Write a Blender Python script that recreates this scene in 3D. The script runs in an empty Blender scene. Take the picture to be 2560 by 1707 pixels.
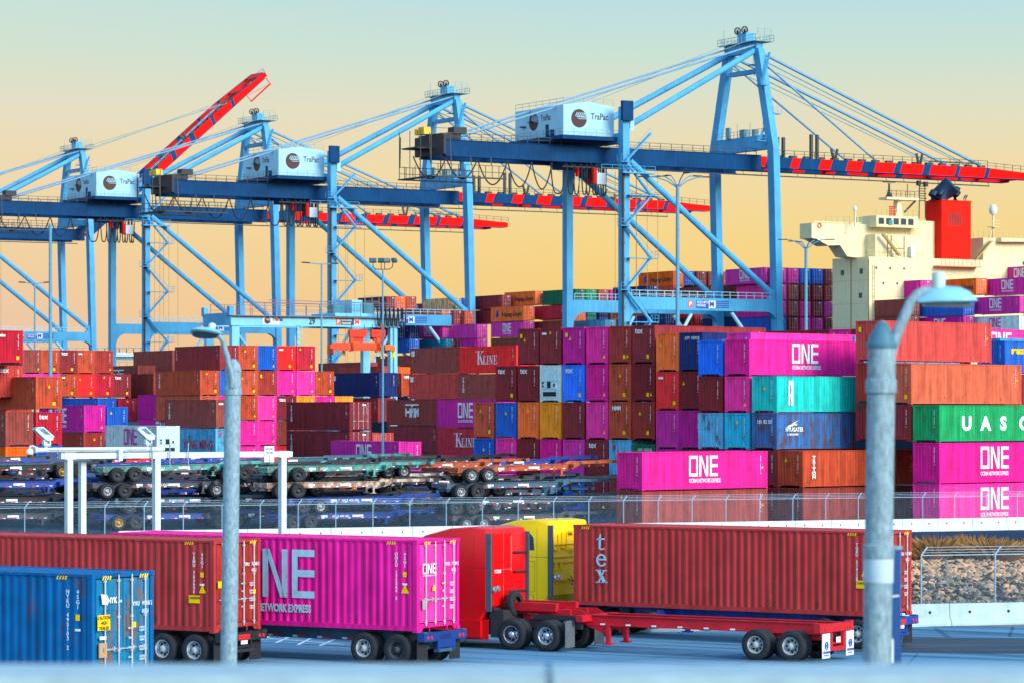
import bpy, math, random
from mathutils import Vector, Matrix
random.seed(7)
R = math.radians
sc = bpy.context.scene
# ---------------------------------------------------------------- camera
F, X0, Y0, H = 8000.0, 1280.0, 1030.0, 7.9      # focal length and horizon of the photograph, camera height in metres
cd = bpy.data.cameras.new('camera'); cam = bpy.data.objects.new('camera', cd)
sc.collection.objects.link(cam); sc.camera = cam
cam.location = (0, 0, H); cam.rotation_euler = (R(90), 0, 0)
cd.sensor_width = 36; cd.lens = F / 2560 * 36; cd.shift_y = (Y0 - 853.5) / 2560
cd.clip_start = 0.5; cd.clip_end = 9000
cd.dof.use_dof = True; cd.dof.focus_distance = 135; cd.dof.aperture_fstop = 3.8
# ---------------------------------------------------------------- sky, sun, exposure
SUN_EL, SUN_AZ = R(24), R(46)     # the sun stands low behind the camera's right shoulder
w = bpy.data.worlds.new('World'); sc.world = w; w.use_nodes = True
nt = w.node_tree; N = nt.nodes; K = nt.links; N.clear()
def nn(t, **k):
    n = N.new(t)
    for a, b in k.items(): setattr(n, a, b)
    return n
out = nn('ShaderNodeOutputWorld'); bg = nn('ShaderNodeBackground'); K.new(bg.outputs[0], out.inputs[0])
tc = nn('ShaderNodeTexCoord'); sp = nn('ShaderNodeSeparateXYZ'); K.new(tc.outputs['Generated'], sp.inputs[0])
def srgb(r, g, b):
    f = lambda c: c/12.92 if c <= .04045 else ((c+.055)/1.055)**2.4
    return (f(r/255), f(g/255), f(b/255), 1)
def ramp(stops):
    r = nn('ShaderNodeValToRGB'); el = r.color_ramp.elements
    while len(el) < len(stops): el.new(0.5)
    for e, (p, c) in zip(el, stops): e.position = p; e.color = c
    return r
mr = nn('ShaderNodeMapRange'); mr.inputs['From Min'].default_value = 0.0; mr.inputs['From Max'].default_value = 0.2
K.new(sp.outputs[2], mr.inputs[0])
rr = ramp([(0, srgb(245,202,132)), (.15, srgb(246,205,122)), (.27, srgb(247,215,140)), (.38, srgb(241,220,168)), (.47, srgb(226,224,196)), (.56, srgb(202,226,214)), (.65, srgb(186,222,228)), (1, srgb(150,205,235))])
rl = ramp([(0, srgb(235,194,172)), (.15, srgb(239,201,168)), (.27, srgb(242,211,164)), (.38, srgb(239,218,178)), (.47, srgb(231,223,195)), (.56, srgb(212,226,208)), (.65, srgb(200,226,218)), (1, srgb(150,205,235))])
K.new(mr.outputs[0], rr.inputs[0]); K.new(mr.outputs[0], rl.inputs[0])
ma = nn('ShaderNodeMapRange'); ma.inputs['From Min'].default_value = -.17; ma.inputs['From Max'].default_value = .02; K.new(sp.outputs[0], ma.inputs[0])
mx = nn('ShaderNodeMix', data_type='RGBA'); K.new(ma.outputs[0], mx.inputs[0]); K.new(rl.outputs[0], mx.inputs[6]); K.new(rr.outputs[0], mx.inputs[7])
sky = nn('ShaderNodeTexSky', sky_type='NISHITA'); sky.sun_disc = False; sky.sun_elevation = SUN_EL; sky.sun_rotation = R(180) - SUN_AZ
sky.air_density = 1.6; sky.ozone_density = 3
sk = nn('ShaderNodeMix', data_type='RGBA', blend_type='MULTIPLY'); sk.inputs[0].default_value = 1; K.new(sky.outputs[0], sk.inputs[6]); sk.inputs[7].default_value = (.20, .255, .285, 1)
mz = nn('ShaderNodeMapRange', interpolation_type='SMOOTHSTEP'); mz.inputs['From Min'].default_value = .15; mz.inputs['From Max'].default_value = .45; K.new(sp.outputs[2], mz.inputs[0])
m2 = nn('ShaderNodeMix', data_type='RGBA'); K.new(mz.outputs[0], m2.inputs[0]); K.new(mx.outputs[2], m2.inputs[6]); K.new(sk.outputs[2], m2.inputs[7])
K.new(m2.outputs[2], bg.inputs[0])
mb = nn('ShaderNodeMapRange', interpolation_type='SMOOTHSTEP'); mb.inputs['From Min'].default_value = .1; mb.inputs['From Max'].default_value = -.7; mb.inputs['To Min'].default_value = 1.0; mb.inputs['To Max'].default_value = 1.75
K.new(sp.outputs[1], mb.inputs[0]); K.new(mb.outputs[0], bg.inputs[1])     # boost added to the sky behind the camera, brightening faces turned toward it
sl = bpy.data.lights.new('sun', 'SUN'); sl.energy = 3.2; sl.angle = R(25); sl.color = (1, .88, .76)
so = bpy.data.objects.new('sun', sl); sc.collection.objects.link(so)
sd = Vector((math.sin(SUN_AZ)*math.cos(SUN_EL), -math.cos(SUN_AZ)*math.cos(SUN_EL), math.sin(SUN_EL)))
so.rotation_euler = sd.to_track_quat('Z', 'Y').to_euler()
vs = sc.view_settings; vs.view_transform = 'Standard'; vs.look = 'None'; vs.gamma = 1; vs.exposure = 0.0; vs.use_curve_mapping = False
sc.cycles.max_bounces = 5; sc.cycles.diffuse_bounces = 2; sc.cycles.glossy_bounces = 2; sc.cycles.transparent_max_bounces = 12; sc.cycles.sample_clamp_indirect = 4
# ---------------------------------------------------------------- helpers
C = sc.collection
def P(x, y, s):   # a point of the photograph (2560 px wide) at the depth where one metre spans s pixels
    return Vector(((x - X0)/s, F/s, H + (Y0 - y)/s))
def G(x, s): return Vector(((x - X0)/s, F/s, 0))
def axes(th):     # horizontal unit vectors: a runs right and away, b runs left and away
    return Vector((math.cos(R(th)), math.sin(R(th)), 0)), Vector((-math.sin(R(th)), math.cos(R(th)), 0))
UP = Vector((0, 0, 1))
class MB:
    def __init__(s): s.v = []; s.f = []; s.m = []
    def quad(s, pts, m=0):
        n = len(s.v); s.v += [tuple(p) for p in pts]; s.f.append(tuple(range(n, n+len(pts)))); s.m.append(m)
    def box(s, x0, x1, y0, y1, z0, z1, m=0):
        n = len(s.v); s.v += [(x, y, z) for z in (z0, z1) for y in (y0, y1) for x in (x0, x1)]
        for f in ((0,2,3,1), (4,5,7,6), (0,1,5,4), (2,6,7,3), (0,4,6,2), (1,3,7,5)): s.f.append(tuple(n+i for i in f)); s.m.append(m)
    def beam(s, p, q, w, h, m=0, up=UP, w2=None, h2=None):   # box section along p-q; w across, h along up
        p = Vector(p); q = Vector(q); d = (q-p).normalized()
        r = d.cross(up)
        if r.length < 1e-4: r = d.cross(Vector((0, 1, 0)))
        r.normalize(); u = r.cross(d); n = len(s.v); w2 = w if w2 is None else w2; h2 = h if h2 is None else h2
        for c, a, b in ((p, w, h), (q, w2, h2)):
            for i, j in ((-1,-1), (1,-1), (1,1), (-1,1)): s.v.append(tuple(c + r*(i*a/2) + u*(j*b/2)))
        for f in ((3,2,1,0), (4,5,6,7), (0,1,5,4), (1,2,6,5), (2,3,7,6), (3,0,4,7)): s.f.append(tuple(n+i for i in f)); s.m.append(m)
    def tube(s, pts, r, k=8, m=0, r2=None, cap=True):
        pts = [Vector(p) for p in pts]; n0 = len(s.v); L = len(pts)
        for i, p in enumerate(pts):
            d = (pts[min(i+1, L-1)] - pts[max(i-1, 0)]).normalized()
            a = d.cross(UP)
            if a.length < .05: a = d.cross(Vector((1, 0, 0)))
            a.normalize(); b = a.cross(d); rad = r if r2 is None else r + (r2-r)*i/(L-1)
            for j in range(k):
                t = 2*math.pi*(j+.5)/k; s.v.append(tuple(p + a*(rad*math.cos(t)) + b*(rad*math.sin(t))))
        for i in range(L-1):
            for j in range(k):
                A = n0+i*k+j; B = n0+i*k+(j+1) % k; s.f.append((A, B, B+k, A+k)); s.m.append(m)
        if cap:
            s.f.append(tuple(n0+j for j in reversed(range(k)))); s.m.append(m)
            s.f.append(tuple(n0+(L-1)*k+j for j in range(k))); s.m.append(m)
    def lathe(s, prof, o=(0,0,0), ax='z', k=16, m=0):    # prof: (radius, height) pairs
        o = Vector(o); n0 = len(s.v)
        for r, h in prof:
            for j in range(k):
                t = 2*math.pi*j/k; c, d = r*math.cos(t), r*math.sin(t)
                s.v.append(tuple(o + (Vector((c, d, h)) if ax == 'z' else Vector((c, h, d)) if ax == 'y' else Vector((h, c, d)))))
        for i in range(len(prof)-1):
            for j in range(k):
                A = n0+i*k+j; B = n0+i*k+(j+1) % k; s.f.append((A, B, B+k, A+k)); s.m.append(m)
    def prism(s, poly, o, u, v, n, t, m=0):      # polygon (list of 2-D points) in the plane o + u*x + v*y, pushed t along n
        o = Vector(o); u = Vector(u); v = Vector(v); n = Vector(n); k = len(poly); i0 = len(s.v)
        for d in (0, t):
            for x, y in poly: s.v.append(tuple(o + u*x + v*y + n*d))
        s.f.append(tuple(range(i0, i0+k))); s.m.append(m); s.f.append(tuple(i0+k+i for i in reversed(range(k)))); s.m.append(m)
        for i in range(k):
            j = (i+1) % k; s.f.append((i0+i, i0+k+i, i0+k+j, i0+j)); s.m.append(m)
    def mesh(s, name, smooth=False):
        me = bpy.data.meshes.new(name); me.from_pydata(s.v, [], s.f)
        me.polygons.foreach_set('material_index', s.m)
        if smooth: me.polygons.foreach_set('use_smooth', [True]*len(s.f))
        me.update(); return me
    def build(s, name, mats, parent=None, smooth=False, fix=True):
        me = s.mesh(name, smooth)
        if fix:
            import bmesh
            b = bmesh.new(); b.from_mesh(me); bmesh.ops.recalc_face_normals(b, faces=b.faces); b.to_mesh(me); b.free()
        for x in (mats if isinstance(mats, (list, tuple)) else [mats]): me.materials.append(x)
        if smooth and hasattr(me, 'set_sharp_from_angle'): me.set_sharp_from_angle(angle=R(35))
        return link(name, me, parent)
def link(name, data, parent=None, loc=None, rz=None, mats=None):
    o = bpy.data.objects.new(name, data); C.objects.link(o)
    if parent: o.parent = parent
    if loc is not None: o.location = loc
    if rz is not None: o.rotation_euler = (0, 0, rz)
    if mats:
        for i, m in enumerate(mats):
            if i < len(o.material_slots) and m: o.material_slots[i].link = 'OBJECT'; o.material_slots[i].material = m
    return o
def tag(o, label=None, cat=None, group=None, kind=None):
    if label: o['label'] = label
    if cat: o['category'] = cat
    if group: o['group'] = group
    if kind: o['kind'] = kind
    return o
def empty(name, label, cat, loc=(0,0,0), rz=0, group=None):
    o = bpy.data.objects.new(name, None); C.objects.link(o); o.location = loc; o.rotation_euler = (0, 0, rz)
    o.empty_display_size = .3
    return tag(o, label, cat, group)
def copy_tree(o, parent=None):
    c = o.copy(); C.objects.link(c)
    if parent: c.parent = parent
    for ch in [x for x in o.children]: copy_tree(ch, c)
    return c
# ---------------------------------------------------------------- materials
_M = {}
def mat(name, rgb, rough=.6, metal=0, var=.12, scale=3.0, streak=0.0, rust=0.0, bump=0.0, rustc=(.12,.045,.02), coord='Object', rnd=.0, spec=.4, stretch=(1,1,1)):
    if name in _M: return _M[name]
    m = bpy.data.materials.new(name); m.use_nodes = True; t = m.node_tree; n = t.nodes; l = t.links
    b = n['Principled BSDF']; b.inputs['Roughness'].default_value = rough; b.inputs['Metallic'].default_value = metal
    b.inputs['Specular IOR Level'].default_value = spec
    tcn = n.new('ShaderNodeTexCoord'); mp = n.new('ShaderNodeMapping'); mp.inputs['Scale'].default_value = stretch; l.new(tcn.outputs[coord], mp.inputs[0])
    no = n.new('ShaderNodeTexNoise'); no.inputs['Scale'].default_value = scale; no.inputs['Detail'].default_value = 5; l.new(mp.outputs[0], no.inputs[0])
    hs = n.new('ShaderNodeHueSaturation'); hs.inputs['Color'].default_value = (*rgb, 1)
    r1 = n.new('ShaderNodeMapRange'); r1.inputs['From Min'].default_value = .3; r1.inputs['From Max'].default_value = .7
    r1.inputs['To Min'].default_value = 1-var; r1.inputs['To Max'].default_value = 1+var; l.new(no.outputs[0], r1.inputs[0])
    val = r1.outputs[0]
    if rnd:
        oi = n.new('ShaderNodeObjectInfo'); r2 = n.new('ShaderNodeMapRange'); r2.inputs['To Min'].default_value = 1-rnd; r2.inputs['To Max'].default_value = 1+rnd
        l.new(oi.outputs['Random'], r2.inputs[0]); mu = n.new('ShaderNodeMath'); mu.operation = 'MULTIPLY'; l.new(val, mu.inputs[0]); l.new(r2.outputs[0], mu.inputs[1]); val = mu.outputs[0]
        r3 = n.new('ShaderNodeMapRange'); r3.inputs['To Min'].default_value = 1.0; r3.inputs['To Max'].default_value = .96; l.new(oi.outputs['Random'], r3.inputs[0]); l.new(r3.outputs[0], hs.inputs['Saturation'])
    if streak:
        m3 = n.new('ShaderNodeMapping'); m3.inputs['Scale'].default_value = (3.1, 3.1, .18); l.new(tcn.outputs['Object'], m3.inputs[0])
        n3 = n.new('ShaderNodeTexNoise'); n3.inputs['Scale'].default_value = 1.6; n3.inputs['Detail'].default_value = 4; l.new(m3.outputs[0], n3.inputs[0])
        r4 = n.new('ShaderNodeMapRange'); r4.inputs['From Min'].default_value = .35; r4.inputs['From Max'].default_value = .65; r4.inputs['To Min'].default_value = 1-streak; r4.inputs['To Max'].default_value = 1+streak*.6; l.new(n3.outputs[0], r4.inputs[0])
        mu = n.new('ShaderNodeMath'); mu.operation = 'MULTIPLY'; l.new(val, mu.inputs[0]); l.new(r4.outputs[0], mu.inputs[1]); val = mu.outputs[0]
    l.new(val, hs.inputs['Value']); col = hs.outputs[0]
    if rust:
        m5 = n.new('ShaderNodeMapping'); m5.inputs['Scale'].default_value = (1, 1, .4); l.new(tcn.outputs['Object'], m5.inputs[0])
        n5 = n.new('ShaderNodeTexNoise'); n5.inputs['Scale'].default_value = 2.3; n5.inputs['Detail'].default_value = 8; n5.inputs['Roughness'].default_value = .65; l.new(m5.outputs[0], n5.inputs[0])
        r5 = n.new('ShaderNodeMapRange'); r5.inputs['From Min'].default_value = .655 - rust*.30; r5.inputs['From Max'].default_value = .75 - rust*.26; r5.inputs['To Max'].default_value = .8; l.new(n5.outputs[0], r5.inputs[0])
        mc = n.new('ShaderNodeMix'); mc.data_type = 'RGBA'; l.new(r5.outputs[0], mc.inputs[0]); l.new(col, mc.inputs[6]); mc.inputs[7].default_value = (*rustc, 1); col = mc.outputs[2]
    l.new(col, b.inputs['Base Color'])
    if bump:
        bu = n.new('ShaderNodeBump'); bu.inputs['Strength'].default_value = bump; bu.inputs['Distance'].default_value = .05; l.new(no.outputs[0], bu.inputs['Height']); l.new(bu.outputs[0], b.inputs['Normal'])
    _M[name] = m; return m
def sl3(r, g, b): return srgb(r, g, b)[:3]
PAL = {  # container paints: (word for labels, sRGB, rust)
 'pink': ('pink', (246,26,150), .05), 'magenta': ('magenta', (216,24,152), .05), 'brown': ('brown', (150,62,54), .2), 'maroon': ('maroon', (140,36,46), .2),
 'rust': ('rust orange', (196,72,38), .25), 'redbrown': ('red brown', (168,48,40), .2), 'orange': ('bright orange', (255,104,0), .0), 'amber': ('amber orange', (255,146,0), .0),
 'red': ('bright red', (248,12,14), .05), 'crimson': ('crimson', (198,20,50), .1), 'blue': ('blue', (0,90,190), .1), 'azure': ('bright blue', (0,115,245), .05),
 'navy': ('navy blue', (6,40,104), .15), 'teal': ('turquoise', (10,205,195), .1), 'dteal': ('dull teal', (10,130,160), .3), 'green': ('green', (0,160,90), .15), 'dgreen': ('dark green', (8,105,70), .15),
 'cyan': ('cyan', (20,180,215), .15), 'sky': ('pale blue', (80,170,210), .35), 'white': ('white', (215,226,226), .1), 'grey': ('grey', (150,150,148), .4), 'slate': ('faded blue', (50,104,165), .5),
 'salmon': ('salmon red', (200,62,56), .08), 'peach': ('faded orange', (208,88,54), .1), 'cream': ('rusty cream', (225,205,150), .5), 'royal': ('royal blue', (14,50,180), .05)}
def paint(k):
    c = PAL[k]; return mat('container_paint_'+c[0].replace(' ', '_'), sl3(*c[1]), rough=.55, var=.13, scale=1.3, streak=.28, rust=c[2]+.06, rnd=.11, spec=.18)
steel_dark = mat('dark_steel', (.03,.03,.035), .6); black = mat('black_rubber', (.018,.019,.022), .8, var=.3, scale=8)
galv = mat('galvanised_steel', sl3(134,162,172), .6, metal=.1, var=.3, scale=26, coord='Object', bump=.1, stretch=(1,1,.5), streak=.12)
white_p = mat('white_lettering', (.76,.83,.86), .6, var=.14, scale=4, streak=.08); yellow_p = mat('yellow_decal', (1,.6,0), .6, spec=.1); black_p = mat('black_lettering', (.02,.02,.025), .6)
cran_b = mat('crane_blue_paint', sl3(82,166,210), .5, var=.14, scale=.25, streak=.14, rust=.05, spec=.15)
cran_d = mat('crane_dark_blue_paint', sl3(0,62,108), .55, var=.2, scale=.3, streak=.2, rust=.09, spec=.1)
cran_r = mat('boom_red_paint', (.9,.003,.002), .55, var=.1, scale=.3, spec=.08)
cran_w = mat('machinery_house_panel', sl3(160,212,232), .5, var=.06, scale=.3, streak=.06)
stay_m = mat('stay_paint', sl3(112,160,190), .5)
rail_m = mat('railing_paint', sl3(120,160,165), .5); rail_k = mat('dark_railing_paint', (.05,.06,.06), .6)
white_s = mat('white_steel_paint', sl3(205,222,226), .45, var=.06, scale=2)
chrome = mat('polished_aluminium', (.62,.68,.72), .28, metal=.8, var=.06, scale=6)
redtape = mat('red_tape', (.7,.02,.02), .5); whitetape = mat('white_tape', (.8,.82,.82), .5)
# ---------------------------------------------------------------- ground
def sheet(name, pts, z, m, kind='structure', thick=0):
    b = MB(); b.quad([(p[0], p[1], z) for p in pts]); return tag(b.build(name, m), kind=kind)
g_conc = mat('bluish_concrete', sl3(100,150,180), .85, var=.16, scale=.12, bump=.15, spec=.06)
g_asph = mat('yard_asphalt', sl3(38,64,88), .85, var=.22, scale=.2, bump=.2, spec=.04)
def road_detail(m, dark, amt):
    t = m.node_tree; n = t.nodes; l = t.links; b = n['Principled BSDF']; src = b.inputs['Base Color'].links[0].from_socket
    tc_ = n.new('ShaderNodeTexCoord'); mp = n.new('ShaderNodeMapping'); mp.inputs['Rotation'].default_value = (0,0,R(32)); l.new(tc_.outputs['Object'], mp.inputs[0]); mp0 = mp; mp = n.new('ShaderNodeMapping'); mp.inputs['Scale'].default_value = (.05, .9, 1); l.new(mp0.outputs[0], mp.inputs[0])
    a = n.new('ShaderNodeTexNoise'); a.inputs['Scale'].default_value = 1.1; a.inputs['Detail'].default_value = 6; l.new(mp.outputs[0], a.inputs[0])
    v = n.new('ShaderNodeTexVoronoi'); v.feature = 'DISTANCE_TO_EDGE'; v.inputs['Scale'].default_value = .16; v.inputs['Randomness'].default_value = .8; l.new(tc_.outputs['Object'], v.inputs[0])
    c = n.new('ShaderNodeMath'); c.operation = 'LESS_THAN'; c.inputs[1].default_value = .006; l.new(v.outputs['Distance'], c.inputs[0])
    g = n.new('ShaderNodeTexNoise'); g.inputs['Scale'].default_value = 14; g.inputs['Detail'].default_value = 3; l.new(tc_.outputs['Object'], g.inputs[0])
    r = n.new('ShaderNodeMapRange'); r.inputs['From Min'].default_value = .48; r.inputs['From Max'].default_value = .66; r.inputs['To Max'].default_value = amt; l.new(a.outputs[0], r.inputs[0])
    r2 = n.new('ShaderNodeMapRange'); r2.inputs['From Min'].default_value = .35; r2.inputs['From Max'].default_value = .65; r2.inputs['To Max'].default_value = .22; l.new(g.outputs[0], r2.inputs[0])
    mx_ = n.new('ShaderNodeMath'); mx_.operation = 'ADD'; l.new(r.outputs[0], mx_.inputs[0]); l.new(r2.outputs[0], mx_.inputs[1])
    m3 = n.new('ShaderNodeMath'); m3.operation = 'MULTIPLY_ADD'; m3.inputs[1].default_value = .45; l.new(c.outputs[0], m3.inputs[0]); l.new(mx_.outputs[0], m3.inputs[2]); m3.use_clamp = True
    mc = n.new('ShaderNodeMix'); mc.data_type = 'RGBA'; l.new(m3.outputs[0], mc.inputs[0]); l.new(src, mc.inputs[6]); mc.inputs[7].default_value = (*dark, 1); l.new(mc.outputs[2], b.inputs['Base Color'])
road_detail(g_conc, sl3(56,84,108), .75); road_detail(g_asph, sl3(34,52,70), .6)
ground = sheet('ground', [(-4000, -200), (4000, -200), (4000, 7000), (-4000, 7000)], 0, g_asph)
aR, bR = axes(32)
road = sheet('road', [(-90, 30), (90, 30), (90, 118), (8, 118), (-90, 160)], .004, g_conc)
lm = mat('road_marking_paint', sl3(205,220,225), .6, var=.2, scale=3)
def stripe(x1, y1, x2, y2, w):
    b = MB(); p = ground_pt(x1, y1); q = ground_pt(x2, y2); d = (q-p).normalized(); n = Vector((-d.y, d.x, 0))*w/2
    b.quad([p+n+UP*.008, q+n+UP*.008, q-n+UP*.008, p-n+UP*.008]); return tag(b.build('lane_marking', lm), kind='structure')
def ground_pt(x, y):
    s = (y - Y0)/H; return G(x, s)
for a in ((655,1593,860,1610), (690,1606,727,1589), (745,1611,782,1592), (800,1613,840,1596), (640,1602,680,1587)): stripe(*a, .12)
dk = mat('tyre_stained_asphalt', sl3(70,84,96), .8, var=.3, scale=.5, bump=.2, stretch=(.2, 1.6, 1), spec=.06)
sheet('roadside_strip', [G(2090,70.9), G(2275,70.6)+Vector((60,-9,0)), G(2275,75.5)+Vector((60,-9,0)), G(2090,75.8)], .008, dk)
# rock embankment on the right, between the lower barrier and the yard road
sheet('yard_road', [(2, 150), (60, 150), (60, 176), (2, 170)], .006, mat('road_asphalt_worn', sl3(120,150,168), .85, var=.2, scale=.4, spec=.06))
rk = mat('rock_rubble', sl3(176,132,96), .85, var=.35, scale=1.2, rnd=.4, bump=.3)
emb = mat('embankment_soil', sl3(120,116,108), .9, var=.3, scale=1.5, bump=.4)
def bank(x, y): # height of the embankment
    if y < 119: return 0
    t = min(1, (y-119)/17); t = t*t*(3-2*t)
    u = min(1, max(0, (y-150)/25)); return 1.5*t*(1-u)
b = MB(); xs = [6+i*2.2 for i in range(24)]; ys = [118+j*2.0 for j in range(31)]
for i in range(len(xs)-1):
    for j in range(len(ys)-1):
        b.quad([(x, y, .012+bank(x, y)*(min(1, max(0, (x-8)/6)))) for x, y in ((xs[i], ys[j]), (xs[i+1], ys[j]), (xs[i+1], ys[j+1]), (xs[i], ys[j+1]))])
tag(b.build('embankment', emb), kind='structure')
rng = random.Random(3); b = MB(); b2 = MB()
ico = []
import bmesh
bm = bmesh.new(); bmesh.ops.create_icosphere(bm, subdivisions=1, radius=1); ICV = [v.co.copy() for v in bm.verts]; ICF = [tuple(v.index for v in f.verts) for f in bm.faces]; bm.free()
def rock(mb, c, r, rn, m=0):
    n = len(mb.v); sx, sy, sz = (r*rn.uniform(.7, 1.3) for _ in range(3)); rot = Matrix.Rotation(rn.uniform(0, 6), 3, Vector((rn.random(), rn.random(), rn.random()+.1)).normalized())
    for v in ICV: mb.v.append(tuple(Vector(c) + rot @ Vector((v.x*sx, v.y*sy, v.z*sz))*rn.uniform(.82, 1.12)))
    for f in ICF: mb.f.append(tuple(n+i for i in f)); mb.m.append(m)
for i in range(8500):
    y = rng.uniform(119.5, 138); x = rng.uniform(13.8, 24.5)
    big = (y-119)/19
    rock(b, (x, y, bank(x, y)+.02), (rng.uniform(.035, .08) if big < .35 else rng.choice((rng.uniform(.07, .13), rng.uniform(.1, .22)))), rng, rng.choice([2,3,3,2,0] if .2 < big < .6 else [0,0,1,2,3]))
rocks = b.build('rock_rubble', [rk, mat('rock_tan', sl3(204,152,104), .85, var=.3, scale=2), mat('rock_grey', sl3(132,122,106), .85, var=.3, scale=2), mat('rock_dark', sl3(66,60,54), .9, var=.3, scale=2)])
tag(rocks, 'loose tan and grey riprap stones covering the embankment behind the lower fence', 'rocks', kind='stuff')
def grass(name, area, n, h, label, col):
    b = MB(); rn = random.Random(len(name)+n)
    for i in range(n):
        x, y = area(rn); z = bank(x, y)*min(1, max(0, (x-8)/6)); hh = h*rn.uniform(.5, 1.1); d = Vector((rn.uniform(-.5,.5), rn.uniform(-.4,.4), 1)).normalized()*hh
        p = Vector((x, y, z)); wv = Vector((rn.uniform(.01,.025), rn.uniform(-.01,.01), 0))
        b.quad([p-wv, p+wv, p+d*.6+wv*.6, p+d+Vector((rn.uniform(-.1,.1)*hh, 0, -.05*hh))]); b.m[-1] = rn.choice((0, 0, 1))
    return tag(b.build(name, [col, mat('grass_olive', sl3(132,112,60), .9)], fix=False), label, 'grass', kind='stuff')
dry = mat('dry_grass', sl3(158,116,66), .9, var=.3, scale=.8)
def tufts():
    b = MB(); rn = random.Random(11)
    cs = [(13.6+i*.5+rn.uniform(-.25,.25), 136.6+rn.uniform(-.9, 1.4), rn.uniform(.8, 1.45)) for i in range(27)]
    for cx, cy, sz in cs:
        z = bank(cx, cy)
        for k in range(560):
            a = rn.uniform(0, 6.283); q = rn.random()**.6; d = Vector((math.cos(a)*q*.95, math.sin(a)*q*.6, 1.0-.45*q)).normalized()*sz*rn.uniform(.6, 1.1); p = Vector((cx+math.cos(a)*q*.42, cy+math.sin(a)*q*.3, z-.02)); wv = Vector((rn.uniform(.03,.06), 0, 0))
            b.quad([p-wv, p+wv, p+d*.6+wv*.7, p+d+Vector((d.x*.35, 0, -.12*sz))], rn.choice((0,0,1)))
    return tag(b.build('grass', [dry, mat('grass_olive', sl3(112,84,48), .9)], fix=False), 'bushy tufts of dry tan grass along the crest of the rock embankment', 'grass', kind='stuff')
tufts()
grass('grass', lambda rn: (rn.uniform(14, 24.5), 119.3+abs(rn.gauss(0, .6))), 4500, .4, 'low dry grass at the foot of the rocks behind the lower fence', dry)
# barriers ------------------------------------------------------
bar_m = mat('barrier_concrete', sl3(206,216,220), .7, var=.12, scale=1.5, streak=.06, bump=.1)
lowm = mat('barrier_concrete_grey', sl3(176,200,212), .7, var=.12, scale=1.5, streak=.06, bump=.1)
def barrier(x1, s1, x2, s2, n, h, m, lab, grp):
    p = G(x1, s1); q = G(x2, s2); d = (q-p).normalized(); L = (q-p).length; k = n
    for i in range(k):
        b = MB(); u0 = L*i/k+.015; u1 = L*(i+1)/k-.015; poly = [(-.3,0), (.3,0), (.3,.08), (.12,.32), (.08,h), (-.08,h), (-.12,.32), (-.3,.08)]
        nrm = Vector((-d.y, d.x, 0)); b.prism(poly, p+d*u0, nrm, UP, d, u1-u0)
        o = b.build('concrete_barrier', m)
        tag(o, lab, 'barrier', grp)
        for f in (.25, .75):
            hh = MB(); c = p+d*(u0+(u1-u0)*f)-nrm*.11+UP*(h*.62); hh.lathe([(0,-.012), (.055,-.012), (.055,.03)], c, 'y', 8); hh.build('lifting_hole', black, o)
barrier(296, 42.0, 2600, 37.0, 24, .84, bar_m, 'white precast concrete barrier segment in the long run below the yard fence', 'barrier segments below the yard fence')
barrier(1560, 69.5, 2760, 66.5, 6, .82, lowm, 'pale concrete barrier segment at the foot of the rock embankment', 'barrier segments below the rocks')
# chain-link fences ---------------------------------------------
def linkmat():
    m = bpy.data.materials.new('chain_link_mesh'); m.use_nodes = True; t = m.node_tree; n = t.nodes; l = t.links
    b = n['Principled BSDF']; b.inputs['Base Color'].default_value = (.2,.36,.5,1); b.inputs['Roughness'].default_value = .5; b.inputs['Metallic'].default_value = .3
    uv = n.new('ShaderNodeTexCoord'); sp = n.new('ShaderNodeSeparateXYZ'); l.new(uv.outputs['UV'], sp.inputs[0])
    outs = []
    for sg in ('ADD', 'SUBTRACT'):
        a = n.new('ShaderNodeMath'); a.operation = sg; l.new(sp.outputs[0], a.inputs[0]); l.new(sp.outputs[1], a.inputs[1])
        f = n.new('ShaderNodeMath'); f.operation = 'FRACT'; l.new(a.outputs[0], f.inputs[0])
        c = n.new('ShaderNodeMath'); c.operation = 'LESS_THAN'; c.inputs[1].default_value = .04; l.new(f.outputs[0], c.inputs[0]); outs.append(c)
    mm = n.new('ShaderNodeMath'); mm.operation = 'MAXIMUM'; l.new(outs[0].outputs[0], mm.inputs[0]); l.new(outs[1].outputs[0], mm.inputs[1])
    l.new(mm.outputs[0], b.inputs['Alpha']); return m
lk = linkmat(); fpost = mat('fence_post_steel', sl3(140,175,200), .45, metal=.2)
def fence(x1, s1, x2, s2, n, h, lab, arm=True, pipe=.035):
    p = G(x1, s1); q = G(x2, s2); d = (q-p).normalized(); L = (q-p).length
    root = empty('chain_link_fence', lab, 'fence', p)
    b = MB(); b.quad([(0,0,.05), d*L+UP*.05, d*L+UP*h, UP*h]); me = b.mesh('mesh'); uv = me.uv_layers.new(name='UVMap')
    k = 1/.07
    for i, (u, v) in enumerate(((0,0), (L*k, 0), (L*k, h*k), (0, h*k))): uv.data[i].uv = (u*.707*1.41, v)
    me.materials.append(lk); link('mesh', me, root)
    b = MB(); b.beam(UP*h, d*L+UP*h, .036, .036); b.build('top_rail', fpost, root)
    wires = MB(); nrm = Vector((d.y, -d.x, 0))
    for i in range(n+1):
        b = MB(); c = d*(L*i/n); b.tube([c, c+UP*h], pipe, 6)
        if arm: b.beam(c+UP*h, c+UP*(h+.32)+d*.25, .05, .05)
        b.build('post', fpost, root)
    if arm:
        for j in (.1, .2, .31): wires.beam(UP*(h+j)+d*j*.8, d*(L+j*.8)+UP*(h+j), .018, .018)
        wires.build('barbed_wire', fpost, root)
fence(-40, 42.4, 2620, 36.8, 30, 2.25, 'long chain link fence with barbed wire arms behind the white barrier and chassis stacks')
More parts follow.
